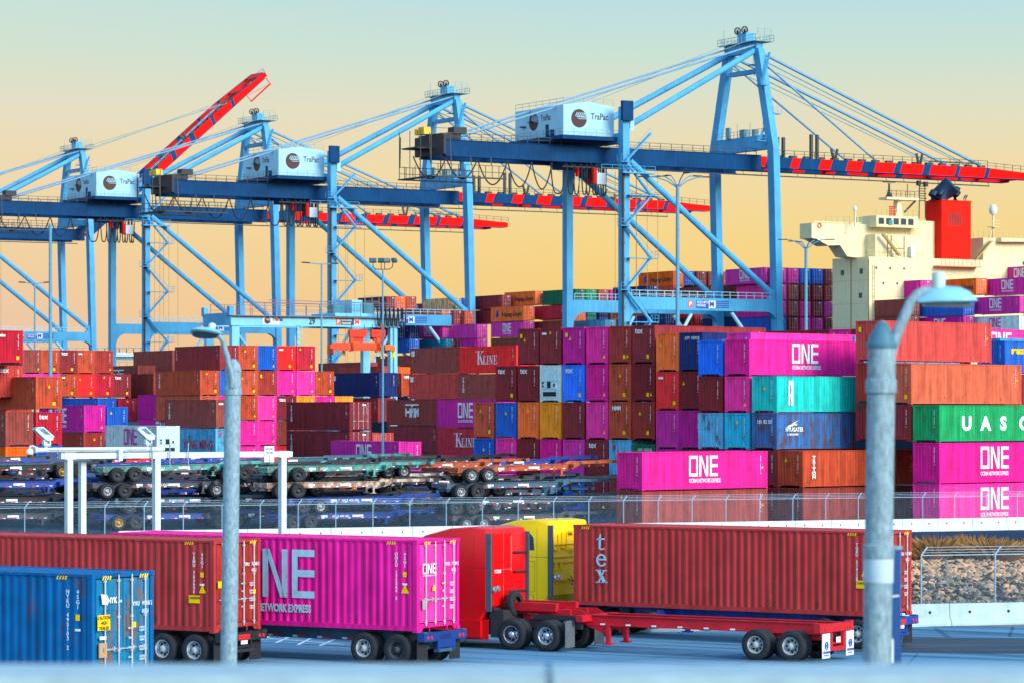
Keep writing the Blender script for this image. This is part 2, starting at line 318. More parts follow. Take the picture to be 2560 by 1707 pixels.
fence(2303, 65.2, 2670, 64.3, 2, 2.42, 'short taller chain link fence standing in front of the rock embankment', pipe=.032)
# ---------------------------------------------------------------- containers
W = 2.438
_CM = {}
def corr(b, p0, u, n, L, z0, z1, pitch, dep, m=0):   # vertical trapezoid corrugation along u from p0, outward normal n
    prof = []; x = 0
    while x < L-.02:
        for dx, dd in ((0,0), (pitch*.26,0), (pitch*.5,1), (pitch*.76,1)):
            if x+dx < L: prof.append((x+dx, dd))
        x += pitch
    prof.append((L, 0)); p0 = Vector(p0)
    for (x1, a), (x2, c) in zip(prof, prof[1:]):
        A = p0+u*x1-n*(a*dep); B = p0+u*x2-n*(c*dep)
        b.quad([A+UP*z0, B+UP*z0, B+UP*z1, A+UP*z1], m)
def cmesh(L, h, end):
    k = (L, h, end)
    if k in _CM: return _CM[k]
    b = MB(); ex, ey = Vector((1,0,0)), Vector((0,1,0)); c = .16; g = .012
    h2 = h-.012
    for x in (0, L-.178):
        for y in (0, W-.162):
            b.box(x, x+.178, y, y+.162, 0, .118); b.box(x, x+.178, y, y+.162, h2-.118, h2)
            b.box(x+.01, x+.158, y+.01, y+.152, .118, h2-.118)
    for y in (.008, W-.068):      # side rails
        b.box(.178, L-.178, y, y+.06, .05, .2); b.box(.178, L-.178, y, y+.06, h2-.07, h2-.005)
    for x in (.012, L-.072):      # end rails
        b.box(x, x+.06, .162, W-.162, .14, .27); b.box(x, x+.06, .162, W-.162, h2-.11, h2-.005)
    for sx in (.012, L-.03):      # sloping gussets under the end sill
        for y0, y1, y2 in ((.162,.42,.30), (W-.162,W-.42,W-.30)):
            b.quad([(sx,y0,.02), (sx,y0,.14), (sx,y1,.14), (sx,y2,.02)])
        for yy in (.7, W-.74): b.box(sx, sx+.02, yy, yy+.04, .02, .14)
    b.box(.1, L-.1, .08, W-.08, .1, .16, 1)
    corr(b, (.168, .02, 0), ex, -ey, L-.336, .19, h2-.06, .278, .036)
    corr(b, (L-.168, W-.02, 0), -ex, ey, L-.336, .19, h2-.06, .278, .036)
    ends = (('x0', end == 'doors0'), ('xL', end != 'front0only' and True))
    corr(b, (.03, W-.158, 0), -ey, -ex, W-.316, .26, h2-.1, .262, .05)
    # roof with shallow ribs
    n = int(L/.21); 
    for i in range(n):
        x0 = .07+(L-.14)*i/n; x1 = .07+(L-.14)*(i+1)/n; zz = h2-.02; z2 = h2-.04
        xm = (x0+x1)/2
        b.quad([(x0,.05,zz), (xm,.05,z2), (xm,W-.05,z2), (x0,W-.05,zz)]); b.quad([(xm,.05,z2), (x1,.05,zz), (x1,W-.05,zz), (xm,W-.05,z2)])
    if end == 'door': b.quad([(L-.09,.15,.26), (L-.09,W-.15,.26), (L-.09,W-.15,h2-.1), (L-.09,.15,h2-.1)], 1)
    else: b.quad([(L-.03,.15,.26), (L-.03,W-.15,.26), (L-.03,W-.15,h2-.1), (L-.03,.15,h2-.1)])
    me = b.mesh('container_body'); me.materials.append(paint('brown')); me.materials.append(steel_dark)
    _CM[k] = me; return me
_DM = {}
rod_m = mat('lock_rod_steel', (.5,.54,.56), .4, metal=.4)
def door_mesh(h, side):
    k = (h, side)
    if k in _DM: return _DM[k]
    b = MB(); y0, y1 = (.185, W/2-.014) if side == 0 else (W/2+.014, W-.185)
    b.box(-.06, -.03, y0, y1, .3, h-.155)
    z = .42; n = 4; ph = (h-.75)/n
    for i in range(n):
        za = .36+ph*i; zb = za+ph-.16
        b.prism([(y0+.08, za), (y1-.08, za), (y1-.11, za+.05), (y1-.11, zb-.05), (y1-.08, zb), (y0+.08, zb), (y0+.11, zb-.05), (y0+.11, za+.05)], (-.03,0,0), (0,1,0), (0,0,1), (1,0,0), .02)
    me = b.mesh('door'); me.materials.append(paint('brown'))
    r = MB()
    for yy in (y0+.27, y1-.22):
        r.tube([(.03, yy, .2), (.03, yy, h-.06)], .024, 6)
        for zz in (.3, h*.33, h*.62, h-.2): r.box(-.005, .045, yy-.05, yy+.05, zz-.03, zz+.03)
        r.box(.0, .035, yy-.28 if side else yy-.02, yy+.02 if side else yy+.28, .98, 1.02)
    rm = r.mesh('lock_rod'); rm.materials.append(rod_m)
    _DM[k] = (me, rm); return _DM[k]
# lettering ------------------------------------------------------
ONE_POLY = []
def one_logo():
    b = MB(); t = .19
    def r(x0, y0, x1, y1): b.quad([(x0,0,y0), (x1,0,y0), (x1,0,y1), (x0,0,y1)])
    w = .98; r(0,0,t,1.6); r(w-t,0,w,1.6); r(t,0,w-t,t+.04); r(t,1.6-t-.04,w-t,1.6)
    o = 1.14; r(o,0,o+t+.03,1.6); r(o+w-t-.03,0,o+w,1.6); b.quad([(o+.1,0,1.6), (o+t+.09,0,1.6), (o+w-.1,0,0), (o+w-t-.09,0,0)])
    o = 2.3; r(o,0,o+t+.03,1.6); r(o+t+.03,0,o+.88,t+.04); r(o+t+.03,.7,o+.88,.7+t+.04); r(o+t+.03,1.6-t-.04,o+.88,1.6)
    return b.mesh('lettering')
ONE_ME = one_logo(); ONE_ME.materials.append(white_p)
_FC = {}
def text(body, size, m, parent, loc, rot, sx=1.0, bold=0.0, name='lettering', ext=.002, align='LEFT', space=1.0, line=1.0):
    k = (body, size, m.name, bold, align, space, line)
    if k not in _FC:
        c = bpy.data.curves.new(name, 'FONT'); c.body = body; c.size = size; c.extrude = ext; c.offset = bold; c.align_x = align; c.space_character = space; c.space_line = line
        c.resolution_u = 3; t = bpy.data.objects.new('t', c); C.objects.link(t)
        me = bpy.data.meshes.new_from_object(t); bpy.data.objects.remove(t); bpy.data.curves.remove(c)
        me.name = name; me.materials.clear(); me.materials.append(m); _FC[k] = me
    o = link(name, _FC[k], parent); o.location = loc; o.rotation_euler = rot; o.scale = (sx, 1, 1); return o
code = MB()   # column of small painted code characters
for i in range(12):
    if i in (4, 10): continue
    z = -i*.105; code.box(0, .05, -.003, .003, z-.075, z); 
CODE_ME = code.mesh('painted_code'); CODE_ME.materials.append(white_p)
tri = MB(); tri.prism([(0,0), (.26,0), (.13,.26)], (0,0,0), (1,0,0), (0,0,1), (0,1,0), .004); TRI_ME = tri.mesh('warning_decal'); TRI_ME.materials.append(yellow_p)
sqr = MB(); sqr.box(0, .26, -.002, .002, 0, .3); SQ_ME = sqr.mesh('caution_decal'); SQ_ME.materials.append(yellow_p)
wsq = MB(); wsq.box(0, .5, -.002, .002, 0, .17); WS_ME = wsq.mesh('company_decal'); WS_ME.materials.append(white_p)
hz = MB()
for i in range(4): hz.quad([(i*.09, 0, 0), (i*.09+.05, 0, 0), (i*.09+.09, 0, .09), (i*.09+.04, 0, .09)])
HZ_ME = hz.mesh('hazard_stripes'); HZ_ME.materials.append(yellow_p)
SIDE, END0, ENDL = 'side', 'end0', 'endL'
def face(o, which, L):
    """origin, rotation of a face seen from outside: x runs to the viewer's right, lettering frame"""
    if which == 'y0': return lambda x, z: ((x, -.004, z), (0, 0, 0))
    if which == 'yW': return lambda x, z: ((L-x, W+.004, z), (0, 0, math.pi))
    if which == 'x0': return lambda x, z: ((-.004, W-x, z), (0, 0, -math.pi/2))
    return lambda x, z: ((L+.066, x, z), (0, 0, math.pi/2))
HEX = {}
def mark(o, fn, data, x, z, mats=None, sc_=1):
    l, r = fn(x, z); d = link(data.name.split('.')[0], data, o); d.location = l; d.rotation_euler = r
    if sc_ != 1: d.scale = (sc_, 1, sc_)
    if mats: d.material_slots[0].link = 'OBJECT'; d.material_slots[0].material = mats
    return d
def tx(o, fn, body, size, x, z, m=white_p, **k):
    l, r = fn(x, z); return text(body, size, m, o, l, (math.pi/2, 0, r[2]), **k)
BLOCKS = {}
def container(kind, xc, s, ztop, h, col, block, tier, opts='', th=None, L=12.19, base=None, depthsort=None, name='shipping_container'):
    """kind B: end faces left-toward, side right-toward; kind A: side left-toward, end right-toward; D: like A with the doors on that end.
       xc, s: image column and scale of the nearest vertical edge"""
    if th is None: th = 42 if kind == 'B' else 31
    a, bv = axes(th); p = G(xc, s); z0 = ztop-h
    if base is not None: p = Vector(base)
    if kind == 'B': org = p; rz = R(th); sf, ef = 'y0', 'x0'
    elif kind == 'A': org = p + a*W; rz = R(th+90); sf, ef = 'yW', 'x0'
    else: org = p + bv*L; rz = R(th-90); sf, ef = 'y0', 'xL'
    o = link(name, cmesh(L, h, 'door' if kind == 'D' else 'plain'), None, (org.x, org.y, z0), rz, [paint(col)])
    o['category'] = 'container'
    if kind == 'D':
        for sd_ in (0, 1):
            dm, rm = door_mesh(h, sd_)
            d = link('door', dm, o, (L, 0, 0), 0, [paint(col)]); link('lock_rod', rm, d)
    f1 = face(o, sf, L); f2 = face(o, ef, L); feat = ''
    ops = opts.split()
    if 'nocode' not in ops:
        if kind != 'D': mark(o, f2, CODE_ME, 1.95, h-.35, sc_=1)
        if kind == 'D':
            mark(o, f2, CODE_ME, 1.55, h-.5, sc_=.6); mark(o, f2, CODE_ME, 1.85, h-.5, sc_=.6); mark(o, f2, WS_ME, 1.4, h-.4, sc_=.8)
        mark(o, f1, CODE_ME, L-.75, h-.35); mark(o, f1, TRI_ME, L-.62, h-1.2, sc_=.7)
    rn = random.Random(int(xc*7+ztop*131))
    for op in ops:
        if op == 'one' or op == 'onep' or op == 'onet':
            k = h/2.9; m = white_p if op != 'onep' else paint('magenta')
            mark(o, f1, ONE_ME, L/2-1.65, 1.02*k, m, k*.98)
            tx(o, f1, 'OCEAN NETWORK EXPRESS', .38, L/2-1.65, .55*k, m, sx=.63, bold=.008); feat = 'with large block lettering on its side'
        elif op == 'tri': mark(o, f2, TRI_ME, rn.choice((.35, .7, 1.1)), h-rn.choice((.5, .8, 1.0)))
        elif op == 'trib': mark(o, f2, TRI_ME, 1.9, .45)
        elif op == 'sq': mark(o, f2, SQ_ME, rn.choice((1.55, 1.8)), .38)
        elif op == 'sqt': mark(o, f2, SQ_ME, .3, h-.75)
        elif op == 'wl': mark(o, f2, WS_ME, .28, h-.55); feat = 'with a small white plate'
        elif op.startswith('"'):
            pass
    for key, args in (('TEX', None),):
        pass
    if 'tex' in ops: tex_word(o, f2, .3, h-.62, .62); feat = 'with a small white word on its end'
    if 'hapag' in ops:
        q = MB(); q.quad([(0,0,0), (.8,0,0), (.8,0,1.3), (0,0,1.3)]); 
        q = MB(); q.quad([(-.1,0,0), (.55,0,0), (.8,0,1.35), (.25,0,1.35), (0,0,1.0)]); q.quad([(.5,0,.25), (.95,0,.25), (1.05,0,.55), (.6,0,.55)])
        me = q.mesh('emblem'); me.materials.append(paint('royal')); l, r = f1(2.0, .85); d = link('emblem', me, o); d.location = l; d.rotation_euler = r
        tx(o, f1, 'Hapag-Lloyd', 1.25, 4.2, .95, black_p, bold=.03, sx=1.15); feat = 'with dark lettering and a blue emblem'
    if 'uasc' in ops: [tx(o, f1, c_, 1.3, 2.4+i*2.1, .85, white_p, bold=.07, sx=1.15) for i, c_ in enumerate('UASC')]; feat = 'with wide spaced white letters'
    if 'kline' in ops:
        serif(o, f1, 'K', 3.95, .95, 1.45); serif(o, f1, 'LINE', 5.25, .95, .95); tx(o, f1, '"', .6, 3.6, 1.95, white_p); tx(o, f1, '"', .6, 5.05, 1.95, white_p); feat = 'with white serif lettering'
    if 'hmm' in ops:
        q = MB()
        for x in (0, 1.0, 1.35, 2.0, 2.35, 2.9): q.quad([(x,0,.35 if x in (0,2.9) else .1), (x+.3,0,.25), (x+.3,0,1.2), (x,0,1.2)])
        q.quad([(.3,0,.65), (1.0,0,.65), (1.0,0,.9), (.3,0,.9)]); q.quad([(1.3,0,1.2), (1.65,0,.5), (1.65,0,.85), (1.45,0,1.2)]); q.quad([(2.0,0,1.2), (1.65,0,.5), (1.65,0,.85), (1.85,0,1.2)])
        q.quad([(2.3,0,1.2), (2.65,0,.5), (2.65,0,.85), (2.45,0,1.2)]); q.quad([(3.2,0,1.2), (2.65,0,.5), (2.65,0,.85), (2.9,0,1.2)])
        q.quad([(0,0,1.5), (1.3,0,1.5), (1.6,0,1.25), (1.9,0,1.5), (3.2,0,1.5), (3.2,0,1.65), (0,0,1.65)])
        me = q.mesh('emblem'); me.materials.append(white_p); l, r = f1(4.6, .75); d = link('emblem', me, o); d.location = l; d.rotation_euler = r; feat = 'with a white emblem on its side'
    if 'hmms' in ops: tx(o, f2, 'HMM', .42, .35, h-.62, white_p, bold=.02); feat = 'with three small white letters'
    if 'triton' in ops:
        for i, chh in enumerate('TRITON'): tx(o, f1, chh, .33, 1.15, h-.62-i*.27, white_p, bold=.018, sx=1.45, align='CENTER')
        feat = 'with a white vertical word'
    if 'gval' in ops:
        for i, chh in enumerate('TEX'): tx(o, f1, chh, .4, .55, h-.75-i*.4, white_p, bold=.01, align='CENTER')
        feat = 'with three white vertical letters'
    if 'dong' in ops:
        me = MB(); me.box(0, .5, -.002, .002, 0, 1.75); d = me.mesh('white_panel'); d.materials.append(white_p); l, r = f1(1.2, .5); dd = link('white_panel', d, o); dd.location = l; dd.rotation_euler = r
        for i, chh in enumerate('DONG FANG'):
            l, r = f1(1.33, 1.83-i*.17); l = Vector(l); l += Vector((0, -.006, 0)); text(chh, .22, black_p, o, l, (math.pi/2, 0, r[2]), bold=.012)
        feat = 'with a white vertical name panel'
    if 'seaco' in ops: tx(o, f1, 'seaco', .75, .8, h-1.0, yellow_p, bold=.04); feat = 'with yellow lettering'
    if 'logs' in ops: tx(o, f1, 'HYUGATES', .4, .9, h-1.3, white_p, bold=.015, sx=.9); tx(o, f1, 'L. MAGAHIN', .2, 1.1, h-1.58, white_p, bold=.008); wing(o, f1, .95, h-.85); tx(o, f2, '181 82 02', .36, .5, h-.75, white_p, bold=.01); feat = 'with faded paint and a white winged emblem'
    if 'yang' in ops: tx(o, f1, 'YANG MING', 1.3, 4.6, .85, paint('crimson'), bold=.015, sx=.95); feat = 'with red lettering on its side'
    if 'ft' in ops: tx(o, f2, 'F', .5, .4, h-.75, paint('red'), bold=.03)
    if 'nums' in ops: tx(o, f2, '609 1000 5', .34, .6, h-.55, white_p)
    if 'reefer' in ops: reefer(o, f2, h); feat = 'with a refrigeration unit on its end'
    if 'emb' in ops: mark(o, f1, WS_ME, .35, h-.6, sc_=1.6); mark(o, f1, WS_ME, .35, h-.9, sc_=1.6)
    if feat and 'one' in ops and False: pass
    BLOCKS.setdefault(block, []).append((tier, xc, o, col, feat, kind))
    return o
def tex_word(o, fn, x, z, k):   # lower-case serif word
    t = text('tex', .62*k/.62, white_p, o, fn(x, z)[0], (math.pi/2, 0, fn(x, z)[1][2]), bold=.012, sx=1.0); return t
def wing(o, fn, x, z):
    b = MB()
    for i in range(4): b.quad([(.2+i*.12,0,-.3+i*.1), (.5+i*.2,0,-.28+i*.13), (1.75-i*.05,0,.55-i*.02), (1.1-i*.1,0,.3+i*.02)]) if i == 0 else b.quad([(.3+i*.3,0,-.25+i*.1), (.55+i*.3,0,-.27+i*.12), (1.6,0,.35-i*.12), (1.3,0,.28-i*.12)])
    b.quad([(0,0,-.32), (.3,0,-.2), (.75,0,.1), (.4,0,-.02)]); me = b.mesh('winged_emblem'); me.materials.append(white_p); l, r = fn(x, z); d = link('winged_emblem', me, o); d.location = l; d.rotation_euler = r; d.scale = (.75, 1, .62)
SER = {'K': [((0,0),(.2,1)), ((.25,.42),(.8,1)), ((.3,.5),(.85,0))], }
def serif(o, fn, word, x, z, size):
    l, r = fn(x, z); b = MB(); u = .0
    for ch in word:
        S = size; st = .17*S
        def bar(x0, y0, x1, y1): b.quad([((u+x0*S),0,y0*S), ((u+x1*S),0,y0*S), ((u+x1*S),0,y1*S), ((u+x0*S),0,y1*S)])
        if ch == 'K':
            bar(.1,0,.3,1); bar(0,0,.4,.06); bar(0,.94,.4,1); b.quad([(u+.3*S,0,.42*S), (u+.3*S,0,.52*S), (u+.72*S,0,.97*S), (u+.78*S,0,.97*S)]); b.quad([(u+.34*S,0,.58*S), (u+.48*S,0,.7*S), (u+.92*S,0,.04*S), (u+.68*S,0,.04*S)]); bar(.6,0,1.0,.06); bar(.6,.94,.95,1); u += 1.05*S
        elif ch == 'L': bar(.08,0,.26,1); bar(0,.93,.36,1); bar(0,0,.7,.08); bar(.62,.08,.7,.3); u += .82*S
        elif ch == 'I': bar(.1,0,.28,1); bar(0,0,.38,.07); bar(0,.93,.38,1); u += .5*S
        elif ch == 'N': bar(.1,0,.17,1); bar(.72,0,.79,1); b.quad([(u+.05*S,0,1*S), (u+.28*S,0,1*S), (u+.79*S,0,0), (u+.62*S,0,0)]); bar(0,0,.28,.06); bar(.6,.94,.9,1); u += 1.0*S
        elif ch == 'E': bar(.1,0,.28,1); bar(0,0,.75,.08); bar(0,.92,.72,1); bar(.28,.46,.55,.54); bar(.67,0,.75,.28); bar(.64,.75,.72,1); bar(.5,.36,.56,.64); u += .85*S
    me = b.mesh('lettering'); me.materials.append(white_p); d = link('lettering', me, o); d.location = l; d.rotation_euler = r; return d
ref_w = mat('reefer_unit_white', sl3(190,222,226), .5)
def reefer(o, fn, h):
    l, r = fn(0, 0); b = MB()
    b.box(.17, W-.17, -.0, .03, .3, h-.14); b.box(.25, W-.25, -.04, 0, h-1.25, h-.25)
    b.box(.3, 1.0, -.05, 0, 1.1, 1.55); b.box(1.35, 2.0, -.05, 0, 1.05, 1.5); b.box(.25, W-.25, -.03, 0, .95, 1.0)
    d = b.build('refrigeration_unit', ref_w, o); d.location = l; d.rotation_euler = r
    b = MB(); b.box(.9, 1.3, -.055, -.05, 1.12, 1.62); b.box(1.6, 1.8, -.055, -.05, 1.2, 1.45); b.lathe([(0,-.06), (.1,-.06), (.1,0)], (.42,0,1.25), 'y', 10); b.lathe([(0,-.06), (.1,-.06), (.1,0)], (.42,0,1.5), 'y', 10); b.box(.4, 1.9, -.02, -.004, .45, .8)
    g = b.build('fan_grille', black, o); g.location = l; g.rotation_euler = r
def label_blocks():
    ordw = ['leftmost', 'second', 'third', 'fourth', 'fifth', 'sixth', 'seventh', 'eighth', 'ninth']
    for blk, items in BLOCKS.items():
        tiers = sorted({t for t, *_ in items})
        for t in tiers:
            row = sorted([i for i in items if i[0] == t], key=lambda i: i[1]); cols = {}
            for i in row: cols.setdefault(i[3], []).append(i)
            k = len(tiers)-1-tiers.index(t)
            tw = 'top tier' if k == 0 else 'lowest visible tier' if k == len(tiers)-1 and len(tiers) > 2 else ('second', 'third', 'fourth', 'fifth', 'sixth', 'seventh', 'eighth')[k-1]+' tier down'
            if len(tiers) == 1: tw = 'row'
            for c, its in cols.items():
                for n, it in enumerate(its):
                    w = PAL[c][0]; it[2]['group'] = 'containers of the ' + blk
                    if len(its) == 1: lab = f'only {w} container, {tw}, {blk}'
                    else:
                        o_ = 'rightmost' if n == len(its)-1 else ordw[n]
                        lab = f'{o_} {w} container' + (' from left' if o_ not in ('leftmost', 'rightmost') else '') + f' in {tw}, {blk}'
                    if it[4]:
                        l2 = lab.replace(' container', ' container ' + it[4], 1)
                        if len(l2.split()) <= 16: lab = l2
                    it[2]['label'] = lab
# ---------------------------------------------------------------- the yard stacks
def sline(x0, s0, th, ax='b'):
    p = G(x0, s0); d = axes(th)[1 if ax == 'b' else 0]
    def f(x):
        t = (x-X0)/F; q = (t*p.y-p.x)/(d.x-t*d.y); return F/(p.y+q*d.y)
    return f
HC, ST = 2.89, 2.59
# central stack: five tiers, ends towards us on the left
sl_ = sline(1636.8, 33, 42); XC = [1234, 1290, 1346, 1402, 1460.6, 1519.8, 1577.6, 1636.8]
rows = {5: [None, None, 'maroon sqt tri', 'maroon wl tri', 'magenta sqt tri', 'pink trib', 'redbrown trib sq', 'maroon tex sq'],
 4: [None, 'maroon tex sq', 'maroon tex', 'white reefer nocode', 'azure tex sq', 'pink trib', 'rust tri sq', 'maroon sq trib'],
 3: ['rust tri sq', 'blue tri', 'orange tri', 'amber tri', 'maroon nums2', 'pink trib', 'rust hmms sq', 'redbrown tri sq'],
 2: ['blue tri', 'pink', 'maroon', 'pink', 'magenta', 'maroon tex', 'sky ft tri', 'dgreen nums'],
 1: [None, 'maroon', 'maroon', 'navy', 'blue', 'maroon sq', 'brown sq trib', 'pink']}
for t, r in rows.items():
    for x, c in zip(XC, r):
        if c:
            k, _, o = c.partition(' '); st = k == 'dgreen'
            container('B', x, sl_(x), t*2.9-(.31 if st else 0), ST if st else HC, k, 'central stack of end-on containers', t, o)
# two columns right of it
sl_ = sline(1697, 33.4, 42)
for x, r in ((1697, ['orange tri', 'red wl trib sq', 'magenta', 'magenta']), (1756, ['navy nums', 'maroon tri', 'magenta', 'brown'])):
    for i, c in enumerate(r):
        k, _, o = c.partition(' '); container('B', x, sl_(x), 13.85-i*2.9, HC, k, 'pair of columns right of the central stack', 4-i, o)
# turquoise stack
sl_ = sline(1942.3, 35.5, 42); cols = {1806: ['azure', 'maroon', 'sky', 'maroon', 'brown'], 1873: ['pink one', 'pink trib', 'cyan tri', 'pink', 'brown'],
 1942: [None, 'teal dong tri', 'slate logs', 'maroon', 'maroon'], 2007: [None, None, None, 'rust triton tri', 'brown']}
for x, r in cols.items():
    for i, c in enumerate(r):
        if c:
            k, _, o = c.partition(' ')
            if x == 1942 and i == 1: k = 'teal'
            container('B', x, sl_(x), (5-i)*2.62, ST, k, 'stack with the turquoise container', 5-i, o)
for i, c in enumerate(['pink one', 'brown tri']):
    k, _, o = c.partition(' '); container('B', 1605, 37.4, (2-i)*2.62, ST, k, 'low pair standing before the central stack', 2-i, o)
# right-hand stack
sl_ = sline(2278, 35.6, 42)
for x, r in {2203: [('salmon sqt tri', 14.4, HC), ('redbrown', 11.45, HC), ('maroon', 8.45, ST)], 2278: [('peach sq', 11.35, HC), ('maroon', 8.43, ST)],
  2348.5: [('green uasc', 8.42, ST), ('pink one', 5.8, HC), ('pink one', 2.9, HC)]}.items():
    for c, z, h in r:
        k, _, o = c.partition(' '); container('B', x, sl_(x), z, h, k, 'right-hand stack behind the lamp post', round(z/2.9), o)
sl_ = sline(2512, 32.0, 42)
for c, z, h in (('blue seaco', 13.5, ST), ('maroon', 10.9, ST), ('maroon', 8.3, ST)):
    k, _, o = c.partition(' '); container('B', 2512, 32.0, z, h, k, 'stack at the right edge of the yard', round(z/2.6), o)
for c, x, s, z in (('sky', 2500, 30.2, 14.05), ('pink one', 2392, 29.6, 15.0)):
    k, _, o = c.partition(' '); container('B', x, s, z, ST, k, 'rear stack at the right yard edge', 2 if k == 'pink' else 1, o)
# containers glimpsed behind the turquoise stack
sl_ = sline(2020, 30.4, 42)
for x, k in ((1967, 'maroon'), (2020, 'redbrown'), (2074, 'maroon'), (2129, 'pink'), (2183, 'maroon')): container('B', x, sl_(x), 14.65, HC, k, 'rear row above the turquoise stack', 2, 'tri')
sl_ = sline(2074, 33.0, 42)
for x, k in ((2015, 'blue'), (2074, 'redbrown'), (2137, 'sky')): container('B', x, sl_(x), 13.62, ST, k, 'middle row above the turquoise stack', 1, '')
container('B', 1813.5, 33.6, 13.35, ST, 'rust', 'pair of boxes above the bright blue column', 1, 'nocode'); container('B', 1877, 34.3, 13.72, ST, 'pink', 'pair of boxes above the bright blue column', 1, '')
# ------------------------------------------------ stacks whose long sides face left
def rowA(xs, x0, s0, z, h, cols, block, tier, th=31):
    f = sline(x0, s0, th, 'a')
    for x, c in zip(xs, cols):
        if c: k, _, o = c.partition(' '); container('A', x, f(x), z, h, k, block, tier, o, th=th)
LB = 'left-centre stack behind the near lamp'
xs = [500.4, 549.5, 597, 644.5, 692.5, 741.5, 789, 837]
rowA(xs, 549.5, 21.8, 15.6, HC, [None, 'maroon gval', 'rust tri sq', 'blue trib', 'red wl sq', 'crimson tri sq'], LB, 5)
rowA(xs, 549.5, 21.8, 12.7, HC, ['rust triton tri sq', 'blue', 'rust tri sq', 'redbrown sqt tri', 'pink trib', 'pink trib', 'rust tri sq'], LB, 4)
rowA(xs, 549.5, 21.8, 9.8, HC, ['rust', 'pink', 'rust trib', 'pink trib', 'maroon tex', 'amber', 'pink', 'amber'], LB, 3)
rowA(xs[2:6], 549.5, 21.8, 6.9, HC, ['pink', 'pink trib', 'brown', 'brown'], LB, 2)
rowA(xs[2:6], 549.5, 21.8, 4.0, HC, ['pink', 'pink', 'red', 'brown'], LB, 1)
container('A', 431, 19.4, 15.9, HC, 'brown', 'rear stack left of centre', 3, 'nocode'); container('A', 384, 20.2, 12.7, HC, 'brown', 'rear stack left of centre', 2, 'nocode')
MBK = 'maroon stack right of the near lamp'
for i, (k, o) in enumerate((('maroon', 'triton'), ('maroon', 'triton'), ('orange', ''))): container('D', 874, 25.4, 8.95-i*2.93, HC, k, MBK, 3-i, o, L=13.7)
for i, k in enumerate(('salmon', 'maroon')): container('D', 931, 24.9, 5.85-i*2.93, HC, k, MBK, 2-i, 'nocode')
container('A', 540.5, 25.0, 9.2, HC, 'brown', 'front stack behind the near lamp', 3, 'triton wl'); container('A', 539, 25.2, 6.3, HC, 'sky', 'front stack behind the near lamp', 2, 'yang ft')
container('A', 539, 25.2, 3.4, HC, 'maroon', 'front stack behind the near lamp', 1, '')
container('A', 392, 26.0, 6.6, HC, 'white', 'refrigerated box left of the near lamp', 1, 'onep reefer', L=12.19)
container('A', 467, 21.6, 10.0, HC, 'magenta', 'magenta pair left of the near lamp', 2, 'one', L=13.7); container('A', 467, 21.6, 7.1, HC, 'magenta', 'magenta pair left of the near lamp', 1, 'one', L=13.7)
# left edge
EL = 'stack at the left edge'
rowA([57, 103, 148, 191, 237.5], 57, 20.6, 15.5, HC, ['brown trib', 'rust tri sq', 'maroon tex sq', 'rust wl', 'redbrown trib'], 'far-left row of end-on boxes', 3)
rowA([57, 103, 148, 191, 237.5, 282], 57, 20.6, 12.6, HC, ['pink', 'pink', 'rust wl sq', 'red tri sq', 'crimson tri sq', 'maroon tex sq'], 'far-left row of end-on boxes', 2)
rowA([191, 244.5, 295, 338], 191, 21.0, 9.62, HC, [None, 'blue', 'crimson tri', 'brown'], 'far-left row of end-on boxes', 1)
container('A', -8, 29.0, 14.95, HC, 'crimson', EL, 5, 'wl tri sq'); container('A', -8, 28.6, 12.0, HC, 'salmon', EL, 4, 'tex')
container('A', 89.6, 29.0, 11.0, HC, 'rust', EL, 3, 'tri sq'); container('A', 89.6, 29.0, 7.95, HC, 'crimson', EL, 2, 'tex gval'); container('A', 90.5, 29.0, 5.05, HC, 'blue', EL, 1, 'emb')
container('A', 17, 27.6, 8.3, HC, 'salmon', EL, 2, ''); container('A', 14, 30.5, 5.1, HC, 'orange', EL, 1, 'nocode'); container('A', 14, 30.5, 8.0, HC, 'brown', EL, 2, '')
container('A', 210, 23.8, 8.65, HC, 'magenta', 'pink stack left of the gantry post', 2, 'one trib'); container('A', 209, 23.8, 5.75, HC, 'redbrown', 'pink stack left of the gantry post', 1, 'tri')
container('A', 267.5, 23.3, 8.5, HC, 'blue', 'pink stack left of the gantry post', 2, 'tri')
container('A', 345, 19.6, 13.9, HC, 'brown', 'distant brown boxes behind the left stacks', 2, 'hmm nocode', L=12.19); container('A', 362, 20.0, 11.9, HC, 'brown', 'distant brown boxes behind the left stacks', 1, 'triton nocode', L=6.06)
# centre-left long sides
KB = 'long-side stack left of the central stack'
container('A', 1152, 22.8, 15.1, HC, 'brown', KB, 5, 'nocode emb', th=29); container('A', 1149, 22.8, 12.2, HC, 'salmon', KB, 4, 'nocode emb', th=29)
container('A', 1291, 23.6, 15.0, HC, 'red', KB, 5, 'kline', th=31, L=12.19); container('A', 1291, 23.9, 12.0, HC, 'brown', KB, 4, 'triton', th=31)
container('A', 1093, 23.0, 9.3, HC, 'brown', KB, 3, 'hmm nocode', th=29); container('A', 1093, 23.0, 6.4, HC, 'maroon', KB, 2, '', th=29)
container('A', 1240, 24.6, 9.2, HC, 'magenta', KB, 3, 'one', th=31); container('A', 1240, 24.6, 6.25, HC, 'crimson', KB, 2, 'kline', th=31)
container('A', 1093, 23.0, 3.5, HC, 'brown', KB, 1, '', th=29); container('A', 1240, 24.6, 3.3, HC, 'magenta', KB, 1, '', th=31)
container('A', 948, 21.0, 12.65, HC, 'navy', 'navy blue pair behind the floodlight pole', 2, 'emb nocode2'); container('A', 945, 21.3, 9.6, HC, 'maroon', 'navy blue pair behind the floodlight pole', 1, 'sq')
container('A', 1003.6, 20.4, 12.7, HC, 'rust', 'narrow stack beside the navy blue container', 1, 'hmms'); container('A', 997, 26.6, 5.15, HC, 'magenta', 'low pink box behind the chassis piles', 1, 'one', L=13.7)
